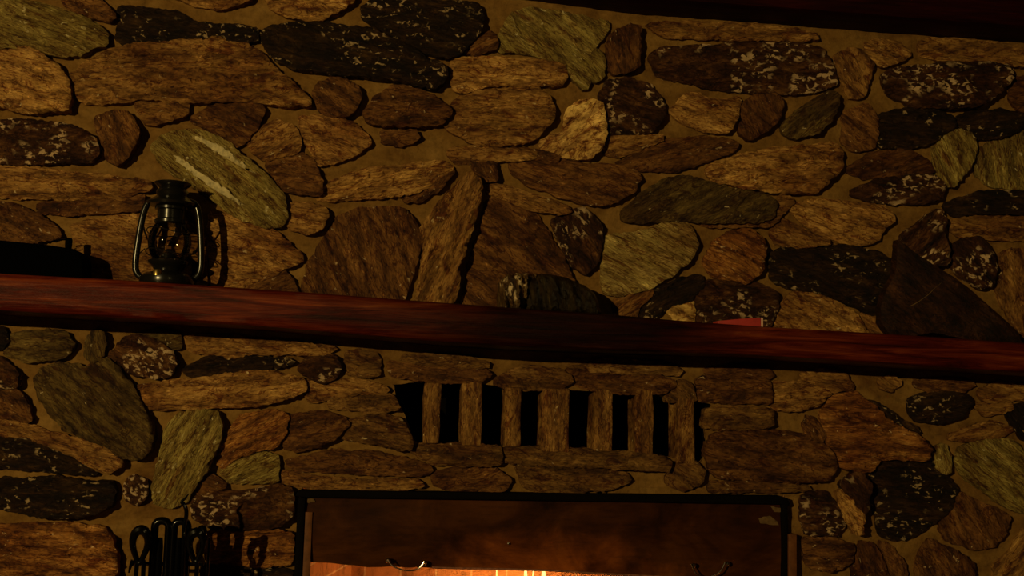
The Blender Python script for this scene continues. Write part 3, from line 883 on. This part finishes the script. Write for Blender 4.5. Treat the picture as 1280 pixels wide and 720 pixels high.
# ------------------------------------------------------------------ mantel shelf
def build_mantel():
    vs = []; fs = []
    K = 190; prof_n = 0
    for k in range(K + 1):
        px = -260 + (1560 + 260) * k / K
        t, b = W(px, lerp_line(MT, px), -.22), W(px, lerp_line(MBL, px), -.22)
        x = (t.x + b.x) / 2; z1, z0 = t.z, b.z
        h = z1 - z0
        w1 = .004 * noise.noise(Vector((x * 3, 1, 0))) + .002 * noise.noise(Vector((x * 11, 2, 0)))
        w2 = .006 * noise.noise(Vector((x * 2.4, 7, 0))) + .003 * noise.noise(Vector((x * 9, 5, 0)))
        prof = [(-.0, z1), (-.08, z1), (-.15, z1), (-.200, z1), (-.216, z1 - .002), (-.222, z1 - .007), (-.225 - w1, z0 + h * .72), (-.226 - w2, z0 + h * .48), (-.224 - w1, z0 + h * .26), (-.219, z0 + .006), (-.213, z0 + .001), (-.15, z0), (-.08, z0), (0, z0)]
        prof_n = len(prof)
        for (y, z) in prof:
            vs.append(Vector((x, y + .003 * noise.noise(Vector((x * 6, z * 40, 3))) * (1 if y < -.19 else 0), z)))
    for k in range(K):
        for j in range(prof_n):
            a = k * prof_n + j; b = k * prof_n + (j + 1) % prof_n
            fs.append((a, b, b + prof_n, a + prof_n))
    fs.append(tuple(range(prof_n))); fs.append(tuple(K * prof_n + j for j in range(prof_n)))
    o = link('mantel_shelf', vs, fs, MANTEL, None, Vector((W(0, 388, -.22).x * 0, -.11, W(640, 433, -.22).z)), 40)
    tag(o, 'thick reddish-brown wooden mantel shelf across the stone wall, darkened in the middle', 'mantel')
    return o
build_mantel()
def mantel_z(px):
    return W(px, lerp_line(MT, px), -.22).z

# ------------------------------------------------------------------ beam at the top right
def build_beam():
    vs = []; fs = []; K = 60
    for k in range(K + 1):
        px = -400 + 2100 * k / K
        w = W(px, lerp_line(BEAML, px), -.004)
        x, z0 = w.x, w.z + .002 * noise.noise(Vector((px * .02, 0, 0)))
        ww = .004 * noise.noise(Vector((x * 4, 2, 1)))
        for (y, z) in [(-.004, z0), (-.10, z0), (-.118, z0 + .006), (-.125 - ww, z0 + .02), (-.125 + ww, z0 + .12), (-.125, z0 + .28), (-.004, z0 + .28)]:
            vs.append(Vector((x, y, z)))
    n = 7
    for k in range(K):
        for j in range(n):
            a = k * n + j; b = k * n + (j + 1) % n
            fs.append((a, b, b + n, a + n))
    fs.append(tuple(range(n))); fs.append(tuple(K * n + j for j in range(n)))
    o = link('ceiling_beam', vs, fs, BEAM, None, None, 40)
    tag(o, 'very dark red-brown wooden beam along the top of the stone wall', 'beam')
build_beam()

# ------------------------------------------------------------------ hurricane lantern
def build_lantern():
    y = -.10
    c = W(209.5, 345, y)
    cx = c.x; zb = mantel_z(213) + .001
    s = (CAM - Vector((cx, y, 1.5))).length / F       # metres per photo pixel here
    g = empty('oil_lantern', (cx, y, zb), 'small black hurricane oil lantern with a glass globe standing on the mantel', 'lantern')
    def L(prof): return [(r * s, (355 - py) * s) for r, py in prof]
    base = (cx, y, zb)
    MB().lathe(L([(28, 355), (31, 353), (32, 350), (31, 344), (26, 340), (14, 337), (12, 336)]), base).build('fuel_tank', LANTERN, g)
    fc = MB().lathe([(.0, 0), (5 * s, 0), (5 * s, 5 * s), (4 * s, 7 * s), (0, 7 * s)], (cx - 6 * s, y - 27 * s, zb + 10 * s), 16)
    fc.build('filler_cap', BRASS, g)
    MB().lathe(L([(15, 338), (17, 334), (19, 331), (23, 328), (24, 325), (20, 323), (10, 322), (9, 316), (4, 313), (3, 310)]), base).build('burner', LANTERN, g)
    MB().box(cx - 2.2 * s, cx + 2.2 * s, y - .8 * s, y + .8 * s, zb + 42 * s, zb + 48 * s).build('wick', STRIP, g)
    MB().lathe(L([(17, 325), (21, 319), (24, 310), (25, 302), (24, 293), (21, 286), (18, 281), (17, 278)]) , base, 48).build('glass_globe', GLASS, g, None, 80)
    MB().lathe(L([(17, 281), (19, 279), (19, 276), (16, 274), (16, 264), (19, 263), (19, 260), (28, 258), (29, 255), (22, 250), (19, 248), (17.5, 246), (19, 243), (18, 240), (16, 238), (15, 237), (17, 235), (21, 232), (21.5, 230.5), (18, 229.5), (8, 228.5), (0, 228.5)]), base).build('chimney_hood', LANTERN, g)
    for sg in (-1, 1):
        pts = [(15, 348), (32, 345), (37.5, 337), (38, 322), (34.5, 280), (31, 262), (27, 254), (20, 252)]
        MB().tube([(cx + sg * r * s, y, zb + (355 - py) * s) for r, py in pts], 4.0 * s, 12).build('side_tube', LANTERN, g)
    # wire guard round the globe and the folded bail
    gd = MB()
    for ph, pz in ((0, 315), (0, 290)):
        r = 27
        gd.tube([(cx + r * s * math.cos(a * math.pi / 8), y + r * s * math.sin(a * math.pi / 8), zb + (355 - pz + 3 * math.sin(a * math.pi / 4)) * s) for a in range(16)], .7 * s, 6, True, 1)
    gd.tube([(cx - 37 * s, y, zb + 35 * s), (cx - 27 * s, y - 4 * s, zb + 44 * s)], .7 * s, 6)
    gd.tube([(cx + 37 * s, y, zb + 35 * s), (cx + 27 * s, y + 4 * s, zb + 44 * s)], .7 * s, 6)
    gd.build('wire_guard', LANTERN, g)
    bl = MB().tube([(cx - 34 * s, y, zb + 88 * s), (cx - 35 * s, y + 22 * s, zb + 64 * s), (cx - 20 * s, y + 36 * s, zb + 40 * s), (cx + 20 * s, y + 36 * s, zb + 40 * s), (cx + 35 * s, y + 22 * s, zb + 64 * s), (cx + 34 * s, y, zb + 88 * s)], 1.1 * s, 8)
    bl.build('bail_handle', LANTERN, g)
build_lantern()

# ------------------------------------------------------------------ black case at the far left
def prism(poly_px, yf, yb, bev, plane=None):
    """upright prism: the outline stands at depth yf and runs back to yb"""
    bm = bmesh.new()
    f = [bm.verts.new(W(p[0], p[1], yf)) for p in poly_px]
    bk = [bm.verts.new(Vector((v.co.x, yb, v.co.z))) for v in f]
    n = len(f)
    bm.faces.new(f); bm.faces.new(bk[::-1])
    for i in range(n): bm.faces.new((f[i], bk[i], bk[(i + 1) % n], f[(i + 1) % n]))
    bmesh.ops.recalc_face_normals(bm, faces=bm.faces)
    if bev:
        ed = [e for e in bm.edges if all(v in f for v in e.verts)]
        bmesh.ops.bevel(bm, geom=ed, offset=bev, segments=3, profile=.5, affect='EDGES')
    return MB().bm(bm)
yc = -.115
def mz_py(px, y):           # photo row of the mantel top at this depth
    w = W(px, 300, y); return PX_y(w.x, y, mantel_z(px))
def PX_y(x, y, z):
    d = Vector((x, y, z)) - CAM
    return 360 - d.dot(U) * F / d.dot(fwd)
cb = W(20, 340, yc)
case = empty('black_case', (cb.x, yc + .06, mantel_z(20)), 'long low black case with a small knob on its top, left end of mantel', 'case')
prism([(-150, mz_py(-150, yc)), (-150, 288), (0, 300), (60, 306), (90, 310.5), (98, 314), (102.5, 320), (104, 328), (104, mz_py(104, yc) - .3)], yc, yc + .075, .006).build('case_body', BLACKPLASTIC, case)
kp = W(85.5, 309, yc + .04)
MB().lathe([(.008, -.006), (.009, .006), (.009, .020), (.0075, .024), (.002, .025), (0, .025)], (kp.x, yc + .04, kp.z), 18).build('knob', BLACKPLASTIC, case)
MB().tube([W(56, 307, yc + .04), W(62, 302, yc + .04), W(72, 299.5, yc + .04), W(82, 299, yc + .04)], .0016, 8).build('wire_catch', IRON, case)

# ------------------------------------------------------------------ rocks standing on the mantel
def rock(name, poly, mat, T, plane, seed, label, cat, ang=.4, lay=.5, **kw):
    vs, fs, gr = stone_mesh(poly, T, ang, seed, plane, 3.0, lay, 1.6, kw.pop('back', .03), True, kw.pop('edge_r', 9), kw.pop('flat', .4), .1)
    zmin = min(v.z for v in vs)
    o = link(name, vs, fs, mat, None, None, 38, gr)
    return tag(o, label, cat)
def mineral_mat():
    return stone_mat('dark_glossy_mineral', (.006, .005, .003), (.034, .026, .010), (.085, .062, .022), None, .60, 2.2, .35, .6, 30)
MINERAL = mineral_mat()
PYR = stone_mat('pale_streaked_quartz', (.02, .012, .006), (.10, .06, .025), (.75, .55, .28), (.95, .72, .42), .58, 3.2, .3, .7, 30)
pm = -.09
rk = empty('mineral_rock', (W(685, 388, pm).x, pm, mantel_z(685)), 'dark glossy lump of rock with pale upright streaks standing mid-mantel', 'rock')
def rock_part(name, poly, mat, T, plane, seed, ang, lay, parent, back):
    vs, fs, gr = stone_mesh(poly, T, ang, seed, plane, 3.0, lay, 1.2, back, True, 7, .5, .1)
    return link(name, vs, fs, mat, parent, None, 38, gr)
bz = lambda px: mz_py(px, pm)
rock_part('rock_body', [(656, bz(656)), (657, 352), (672, 344), (690, 345), (706, 347), (722, 354), (735, 362), (744, 374), (749, bz(749)), (700, bz(700))], MINERAL, .075, pm, 31.3, 1.4, .25, rk, .05)
rock_part('streaked_face', [(622, bz(622)), (624, 352), (633, 344), (655, 343), (672, 344), (662, 360), (657, 375), (654, bz(654))], PYR, .070, pm, 77.7, 1.45, 1.2, rk, .05)

# big dark slab leaning at the right end
ps = -.10
sz = lambda px: mz_py(px, ps)
sl = empty('slate_slab', (W(1185, 420, ps).x, ps, mantel_z(1185)), 'large dark triangular slate slab with a pale scratch propped at the right end of the mantel', 'slab')
slab_poly = [(1121, 299), (1128, 304), (1150, 322), (1185, 344), (1215, 366), (1245, 394), (1270, 416), (1276, sz(1276)), (1215, sz(1215)), (1190, sz(1190) - 5), (1160, sz(1160) - 8), (1140, sz(1140) - 2), (1112, sz(1112)), (1100, 404), (1098, 388), (1106, 362), (1118, 345)]
SLATES = stone_mat('dark_red_slate_layers', (.008, .003, .0012), (.028, .0095, .0035), (.075, .028, .009), None, .7, .6, .7, .5)
vs, fs, gr = stone_mesh(slab_poly, .030, .65, 12.9, ps, 4.0, .25, 1.0, .025, True, 8, .6, .2)
link('slab_body', vs, fs, SLATES, sl, None, 38, gr)
# the scratch: a thin raised pale vein on the slab's face
sv = []
vein = [(1133, 383.5), (1141, 380), (1149, 374), (1156, 368.5), (1163, 361), (1172, 354.5)]
for k, (a, b) in enumerate(vein):
    w = W(a, b, ps)
    hit = min(vs, key=lambda v: (v.x - w.x) ** 2 + (v.z - w.z) ** 2)
    sv.append(Vector((w.x, hit.y - .0005, w.z)))
MB().tube(sv, [.0006, .0016, .0007, .0012, .0006, .0004], 6, False, 1).build('scratch', FLAKE, sl)

# small red box
rb = empty('red_box', (W(925, 405, -.15).x, -.15, mantel_z(925)), 'small flat red box with a pale end lying on the mantel', 'box')
ybx = -.17
rz = lambda px: mz_py(px, ybx)
prism([(898, rz(898)), (898, 401), (925, 398.5), (951, 397), (951.5, rz(951.5))], ybx, ybx + .05, .0012).build('box_body', REDPLASTIC, rb)
prism([(951.6, rz(951.6)), (951.6, 397), (954, 397.2), (954, rz(954))], ybx + .001, ybx + .05, .0008).build('end_flap', PALEEND, rb)

# ------------------------------------------------------------------ fireplace hood in the opening
yh = -.012
hb = W(680, 720, yh)
hood = empty('fireplace_hood', (hb.x, yh, 0), 'rusty dark metal smoke hood plate in a black frame over the fire', 'fireplace hood')
def build_plate():
    vs = []; fs = []; K = 120; J = 14
    top = [(374, 619), (680, 623), (984, 629)]
    bot = [(374, 703), (395, 703), (430, 705), (460, 709), (480, 708.5), (520, 709), (560, 710.5), (620, 711.5), (700, 714), (740, 717), (820, 721), (984, 728)]
    for k in range(K + 1):
        px = 374 + 610 * k / K
        for j in range(J + 1):
            f = j / J
            py = lerp_line(top, px) * (1 - f) + lerp_line(bot, px) * f + (noise.noise(Vector((px * .05, 0, 4))) * 1.2 if j == J else 0)
            w = W(px, py, yh)
            bul = .010 * math.sin(math.pi * f) + .004 * noise.noise(Vector((px * .012, py * .03, 1)))
            vs.append(Vector((w.x, yh - bul, w.z)))
    n0 = len(vs)
    for v in vs[:n0]: vs.append(Vector((v.x, v.y + .005, v.z)))
    q = J + 1
    for k in range(K):
        for j in range(J):
            a = k * q + j
            fs.append((a, a + 1, a + q + 1, a + q)); fs.append((n0 + a, n0 + a + q, n0 + a + q + 1, n0 + a + 1))
        a = k * q; fs.append((a, a + q, n0 + a + q, n0 + a))
        a = k * q + J; fs.append((a, n0 + a, n0 + a + q, a + q))
    for j in range(J):
        fs.append((j, n0 + j, n0 + j + 1, j + 1)); a = K * q + j; fs.append((a, a + 1, n0 + a + 1, n0 + a))
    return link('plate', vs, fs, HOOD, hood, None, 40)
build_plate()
lip = [W(px, lerp_line([(380, 702.5), (395, 702.7), (430, 704.6), (460, 708.4), (480, 708), (520, 708.5), (560, 710), (620, 711), (700, 713.5), (740, 716.5), (820, 720.5), (976, 727)], px), yh - .002) for px in range(540, 978, 12)]
MB().tube(lip, .0030, 10, False, 1).build('rolled_lip', plain('firelit_steel_lip', (.30, .12, .07), .45, .3, .7, 60, .3, .4), hood)  # added lip; its paler colour paints the firelit rim of the plate
# black frame: head bar and two posts down to the floor
def bar(pts, name, mat, yf, yb, parent=hood, bev=.003):
    return prism(pts, yf, yb, bev).build(name, mat, parent)
yF = -.032
gz = lambda px: 0
def frame_post(pxa, pxb, pyt):
    a, b = W(pxa, 700, yF), W(pxb, 700, yF)
    z = W(pxa, pyt, yF).z
    MB().box(a.x, b.x, yF, .012, 0, z, .003).build('frame_post', BLACKSTEEL, hood)
prism([(369, 620), (372, 614), (378, 612.5), (680, 616.5), (976, 620), (985, 623), (988, 631), (985, 633), (975, 630.5), (680, 626), (382, 622)], yF, .005, .003).build('frame_head', BLACKSTEEL, hood)
frame_post(368.5, 378, 622)
frame_post(978, 985, 630)
def strip(pxa, pxb, pyt, y0, y1, label=None):
    a, b = W(pxa, 700, y0), W(pxb, 700, y0)
    MB().box(a.x, b.x, y0, y1, 0, W(pxa, pyt, y0).z, .001).build('edge_strip', STRIP, hood)
strip(378.6, 388, 640, -.026, -.006)
strip(986, 996, 668, -.038, .004)  # its orange-brown colour stands in for firelight on the jamb edge
# bail handles, each hung from two bolts
def handle(pa, pb, sag):
    y0 = yh - .012
    yo = yh - .035
    a0, b0 = W(pa[0], pa[1], yh), W(pb[0], pb[1], yh)
    a, b = W(pa[0], pa[1], yo), W(pb[0], pb[1], yo)
    A_, B_ = a.copy(), b.copy()
    dz = .0022
    mid = (a + b) / 2
    pts = [a, Vector((a.x + .006, yo, a.z - sag * .45)), Vector((a.x + .018, yo, a.z - sag * .9)), Vector((mid.x, yo, mid.z - sag * 1.15)), Vector((b.x - .018, yo, b.z - sag * .9)), Vector((b.x - .006, yo, b.z - sag * .45)), b]
    h = MB().tube(pts, .0022, 10).build('handle', CHROME, hood)
    h['label'] = 'polished wire handle'
    for p in (a0, b0):
        MB().lathe([(.0045, -.004), (.0045, .020), (.0065, .021), (.0065, .026), (.004, .029), (0, .0295)], (p.x, yh, p.z), 14, 'y').build('bolt', CHROME, h)
handle((485, 699), (530, 702), .024)
handle((864, 705), (906, 703), .034)
rv = W(635, 678.5, yh)
MB().lathe([(.004, 0), (.004, .014), (.003, .016), (0, .0168)], (rv.x, yh, rv.z), 14, 'y').build('rivet', CHROME, hood)
# flaked pale patches in the top corners
def flake(poly):
    vs, fs, gr = stone_mesh(poly, .004, .3, poly[0][0] * .01, yh - .006, 2.0, .2, 1.0, .004, True, 3, .5, 0)
    link('paint_flake', vs, fs, FLAKE, hood, None, 60, gr)
flake([(380, 624), (392, 623.5), (394, 627), (386, 629), (379, 628)])
flake([(964, 633), (976, 635), (976, 640), (968, 640)])
flake([(948, 648), (962, 645), (972, 652), (974, 657), (962, 655), (950, 654)])

# ------------------------------------------------------------------ the fire
fx = W(664, 706, .22)
fire = empty('fire', (fx.x, .24, .24), 'small log fire with yellow flame tips glowing under the smoke hood', 'fire')
def flame(px, py, y, w0, seed):
    t = W(px, py, y)
    vs = []; fs = []; n = 12; K = 22
    z0 = .24
    for k in range(K + 1):
        f = k / K
        r = w0 * (math.sin(math.pi * min(1, f * .62 + .18)) ** 1.2) * (1 - f ** 3.0 * .80)
        cx = t.x + .02 * noise.noise(Vector((f * 3, seed, 0))) * (1 - f) * 2
        cy = y + .02 * noise.noise(Vector((f * 3, seed, 5))) * (1 - f) * 2
        for a in range(n):
            ang = a * 2 * math.pi / n
            vs.append(Vector((cx + r * math.cos(ang), cy + r * .8 * math.sin(ang), z0 + (t.z - z0) * f)))
    for k in range(K):
        fs += [(k * n + a, k * n + (a + 1) % n, (k + 1) * n + (a + 1) % n, (k + 1) * n + a) for a in range(n)]
    fs += [tuple(range(n)), tuple(K * n + a for a in range(n))]
    link('flame', vs, fs, FLAME, fire, None, 80)
flame(657, 703, .20, .020, 1); flame(667, 706, .22, .012, 2); flame(680, 707, .24, .026, 3); flame(621, 706, .24, .008, 4)
for k, (a, b, y, z, r) in enumerate([((-.26), .30, .15, .125, .055), (-.30, .22, .30, .130, .06)]):
    mb = MB(); 
    pts = [(fx.x + a + (b - a) * q / 8, y + .008 * math.sin(q * 1.7 + k), z + .006 * math.sin(q * 1.1 + k * 2)) for q in range(9)]
    mb.tube(pts, [r * (1 + .06 * math.sin(q * 2.3 + k)) for q in range(9)], 16, False, 1)
    o = mb.build('firewood_log', BARK)
    tag(o, ['charred log at the front of the fire grate', 'charred log at the back of the fire grate', 'charred log lying across the top of the burning pile'][k], 'log', 'logs in the fire')
gr_ = MB()
for q in range(7):
    x = fx.x - .27 + .09 * q
    gr_.tube([(x, .08, .053), (x, .36, .053)], .007, 8, False, 0)
for yy in (.11, .33):
    gr_.tube([(fx.x - .30, yy, .044), (fx.x + .30, yy, .044)], .008, 8, False, 0)
    for xx in (-.27, .27):
        gr_.tube([(fx.x + xx, yy, .044), (fx.x + xx, yy, 0.0)], .008, 8, False, 0)
tag(gr_.build('fire_grate', IRON), 'iron grate holding the burning logs', 'fire grate')

# ------------------------------------------------------------------ fireplace tools at the lower left
yt = -.20
def P3(pts, y): return [W(a, b, y) for a, b in pts]
tz = W(212, 655, yt)
stand = empty('fireplace_tool_stand', (tz.x, yt, 0), 'black wrought iron stand with two arched hoops for fireplace tools', 'tool stand')
def arch(px0, px1, top):
    a, b, t = W(px0, 690, yt), W(px1, 690, yt), W((px0 + px1) / 2, top, yt)
    w = (b.x - a.x)
    pts = [(a.x, yt, .05), (a.x, yt, t.z - w * .62), (a.x + w * .03, yt, t.z - w * .22), (a.x + w * .28, yt, t.z), (b.x - w * .28, yt, t.z), (b.x - w * .03, yt, t.z - w * .22), (b.x, yt, t.z - w * .62), (b.x, yt, .05)]
    MB().tube(pts, .0098, 12, False, 3).build('hoop', IRON, stand)
arch(191.5, 209.5, 651)
arch(215.5, 233, 651.5)
MB().tube([(tz.x, yt, .01), (tz.x, yt, W(212, 668, yt).z)], .0055, 10).build('post', IRON, stand)
for rp in (200.5, 224):
    rw = W(rp, 672, yt)
    MB().tube([(rw.x, yt, .02), (rw.x, yt, rw.z - .03), (rw.x, yt, rw.z)], [.009, .009, .006], 10, False, 1).build('rod', IRON, stand)
bs = MB().lathe([(.13, 0), (.13, .012), (.11, .022), (.02, .03), (.012, .06), (0, .06)], (tz.x, yt, 0), 32)
bs.build('base', IRON, stand)
bw = W(212, 705, yt).z
MB().tube([(tz.x - .085, yt + .0, bw), (tz.x + .085, yt, bw)], .005, 8, False, 0).build('crossbar', IRON, stand)

def teardrop(px, top, bot, hw, y, r, rot=0):
    t, b = W(px, top, y), W(px, bot, y)
    h = t.z - b.z; w = hw * (CAM.y - y) / -F
    w = hw * 2.7 / F
    return [(t.x, y, b.z), (t.x - w * .45, y, b.z + h * .22), (t.x - w, y, b.z + h * .58), (t.x - w * .75, y, b.z + h * .88), (t.x, y, t.z), (t.x + w * .75, y, b.z + h * .88), (t.x + w, y, b.z + h * .58), (t.x + w * .45, y, b.z + h * .22)]
# tongs: loop on top, two long arms
yy = yt - .03
tg = empty('fireplace_tongs', (W(176, 700, yy).x, yy, .1), 'black iron tongs with a looped top and two arms hanging leftmost on the stand', 'fire tongs', None)
MB().tube(teardrop(176.5, 661, 706, 9.5, yy, 0), [.006, .007, .008, .011, .013, .011, .008, .007], 10, True, 2).build('loop_handle', IRON, tg)
for px in (170, 180):
    x = W(px, 705, yy).x
    MB().tube([(W(176 + (px - 175) * .6, 700, yy).x, yy, W(176, 700, yy).z), (x, yy, W(176, 712, yy).z), (x, yy, .24), (x + (.012 if px < 175 else -.012), yy, .14)], .0055, 8).build('arm', IRON, tg)
MB().tube([W(166, 700, yy), W(163, 708, yy), W(161, 716, yy)], [.005, .004, .002], 8).build('spur', IRON, tg)
MB().tube([(W(176, 700, yy).x, yy, W(176, 704, yy).z), (W(190, 700, yy).x, yt, bw)], .003, 8).build('hanger', IRON, tg)
# poker with hooked top
yy = yt - .022
pk = empty('fireplace_poker', (W(229, 700, yy).x, yy, .08), 'black iron poker with a hooked curl at its top beside the hoops', 'poker')
MB().tube(P3([(236, 617), (231.5, 623), (226, 627.5), (230, 630), (233, 637), (233, 646), (230.5, 656), (229.5, 672), (229.5, 700)], yy) + [(W(229.5, 700, yy).x, yy, .30), (W(229.5, 700, yy).x, yy, .1)], [.0012, .003, .0042, .0048, .005, .0052, .0055, .0055, .0055, .0055, .002], 10).build('shaft', IRON, pk)
MB().tube([(W(229.5, 700, yy).x, yy, .22), (W(229.5, 700, yy).x + .03, yy, .19), (W(229.5, 700, yy).x + .05, yy, .22)], [.005, .004, .002], 8).build('spike', IRON, pk)
# shovel with the glinting teardrop handle
yy = yt - .045
sh = empty('fireplace_shovel', (W(249, 700, yy).x, yy, .08), 'black iron shovel with a glinting teardrop loop handle rightmost on the stand', 'fire shovel')
MB().tube(teardrop(246.5, 664, 704, 9.0, yy, 0), [.006, .007, .008, .011, .013, .011, .008, .007], 10, True, 2).build('loop_handle', IRON, sh)
xs_ = W(246.5, 705, yy).x
MB().tube([(xs_, yy, W(246, 702, yy).z), (xs_, yy, .30)], .0055, 10, False, 0).build('shaft', IRON, sh)
MB().tube([W(238, 662, yy + .01), W(247, 665, yy + .01), W(254, 658, yy), W(256, 668, yy), W(253, 676, yy)], [.004, .007, .008, .007, .003], 10).build('finial', IRON, sh)
MB().box(xs_ - .055, xs_ + .055, yy - .004, yy + .004, .10, .31, .0015).build('blade', IRON, sh)
# brush behind, between shovel and the wall
yy = yt - .03
bsx = W(256, 700, yy).x
br_ = empty('fireplace_brush', (bsx, yy + .05, .08), 'black hearth brush with a slim iron handle at the right edge of the stand', 'hearth brush')
ybr = yy + .05
MB().tube([(bsx, ybr, W(256, 672, ybr).z), (bsx, ybr, W(256, 690, ybr).z), (bsx, ybr, .26)], [.003, .005, .005], 10).build('handle', IRON, br_)
MB().lathe([(.03, .10), (.033, .13), (.022, .22), (.012, .26), (0, .27)], (bsx, ybr, 0), 20).build('bristles', BLACKPLASTIC, br_)

# ------------------------------------------------------------------ light
def lamp(name, loc, energy, col, radius):
    l = bpy.data.lights.new(name, 'POINT')
    l.energy = energy; l.color = col; l.shadow_soft_size = radius
    o = bpy.data.objects.new(name, l); C.objects.link(o); o.location = loc
    return o
lamp('room_lamp', (-3.7, -6.2, 2.25), 1180.0, (1.0, .725, .27), .04)
lamp('second_lamp', (1.3, -5.2, 2.1), 14.0, (1.0, .72, .27), .02)
lamp('fire_light', (fx.x, .26, .50), 14.0, (1.0, .42, .10), .07)
w = bpy.data.worlds.new('world'); sc.world = w
w.use_nodes = True
w.node_tree.nodes['Background'].inputs[0].default_value = (.9, .6, .3, 1)
w.node_tree.nodes['Background'].inputs[1].default_value = .0015

vs_ = sc.view_settings
vs_.view_transform = 'Standard'
vs_.look = 'None'
vs_.exposure = -0.52
vs_.gamma = 1.0
vs_.use_curve_mapping = False
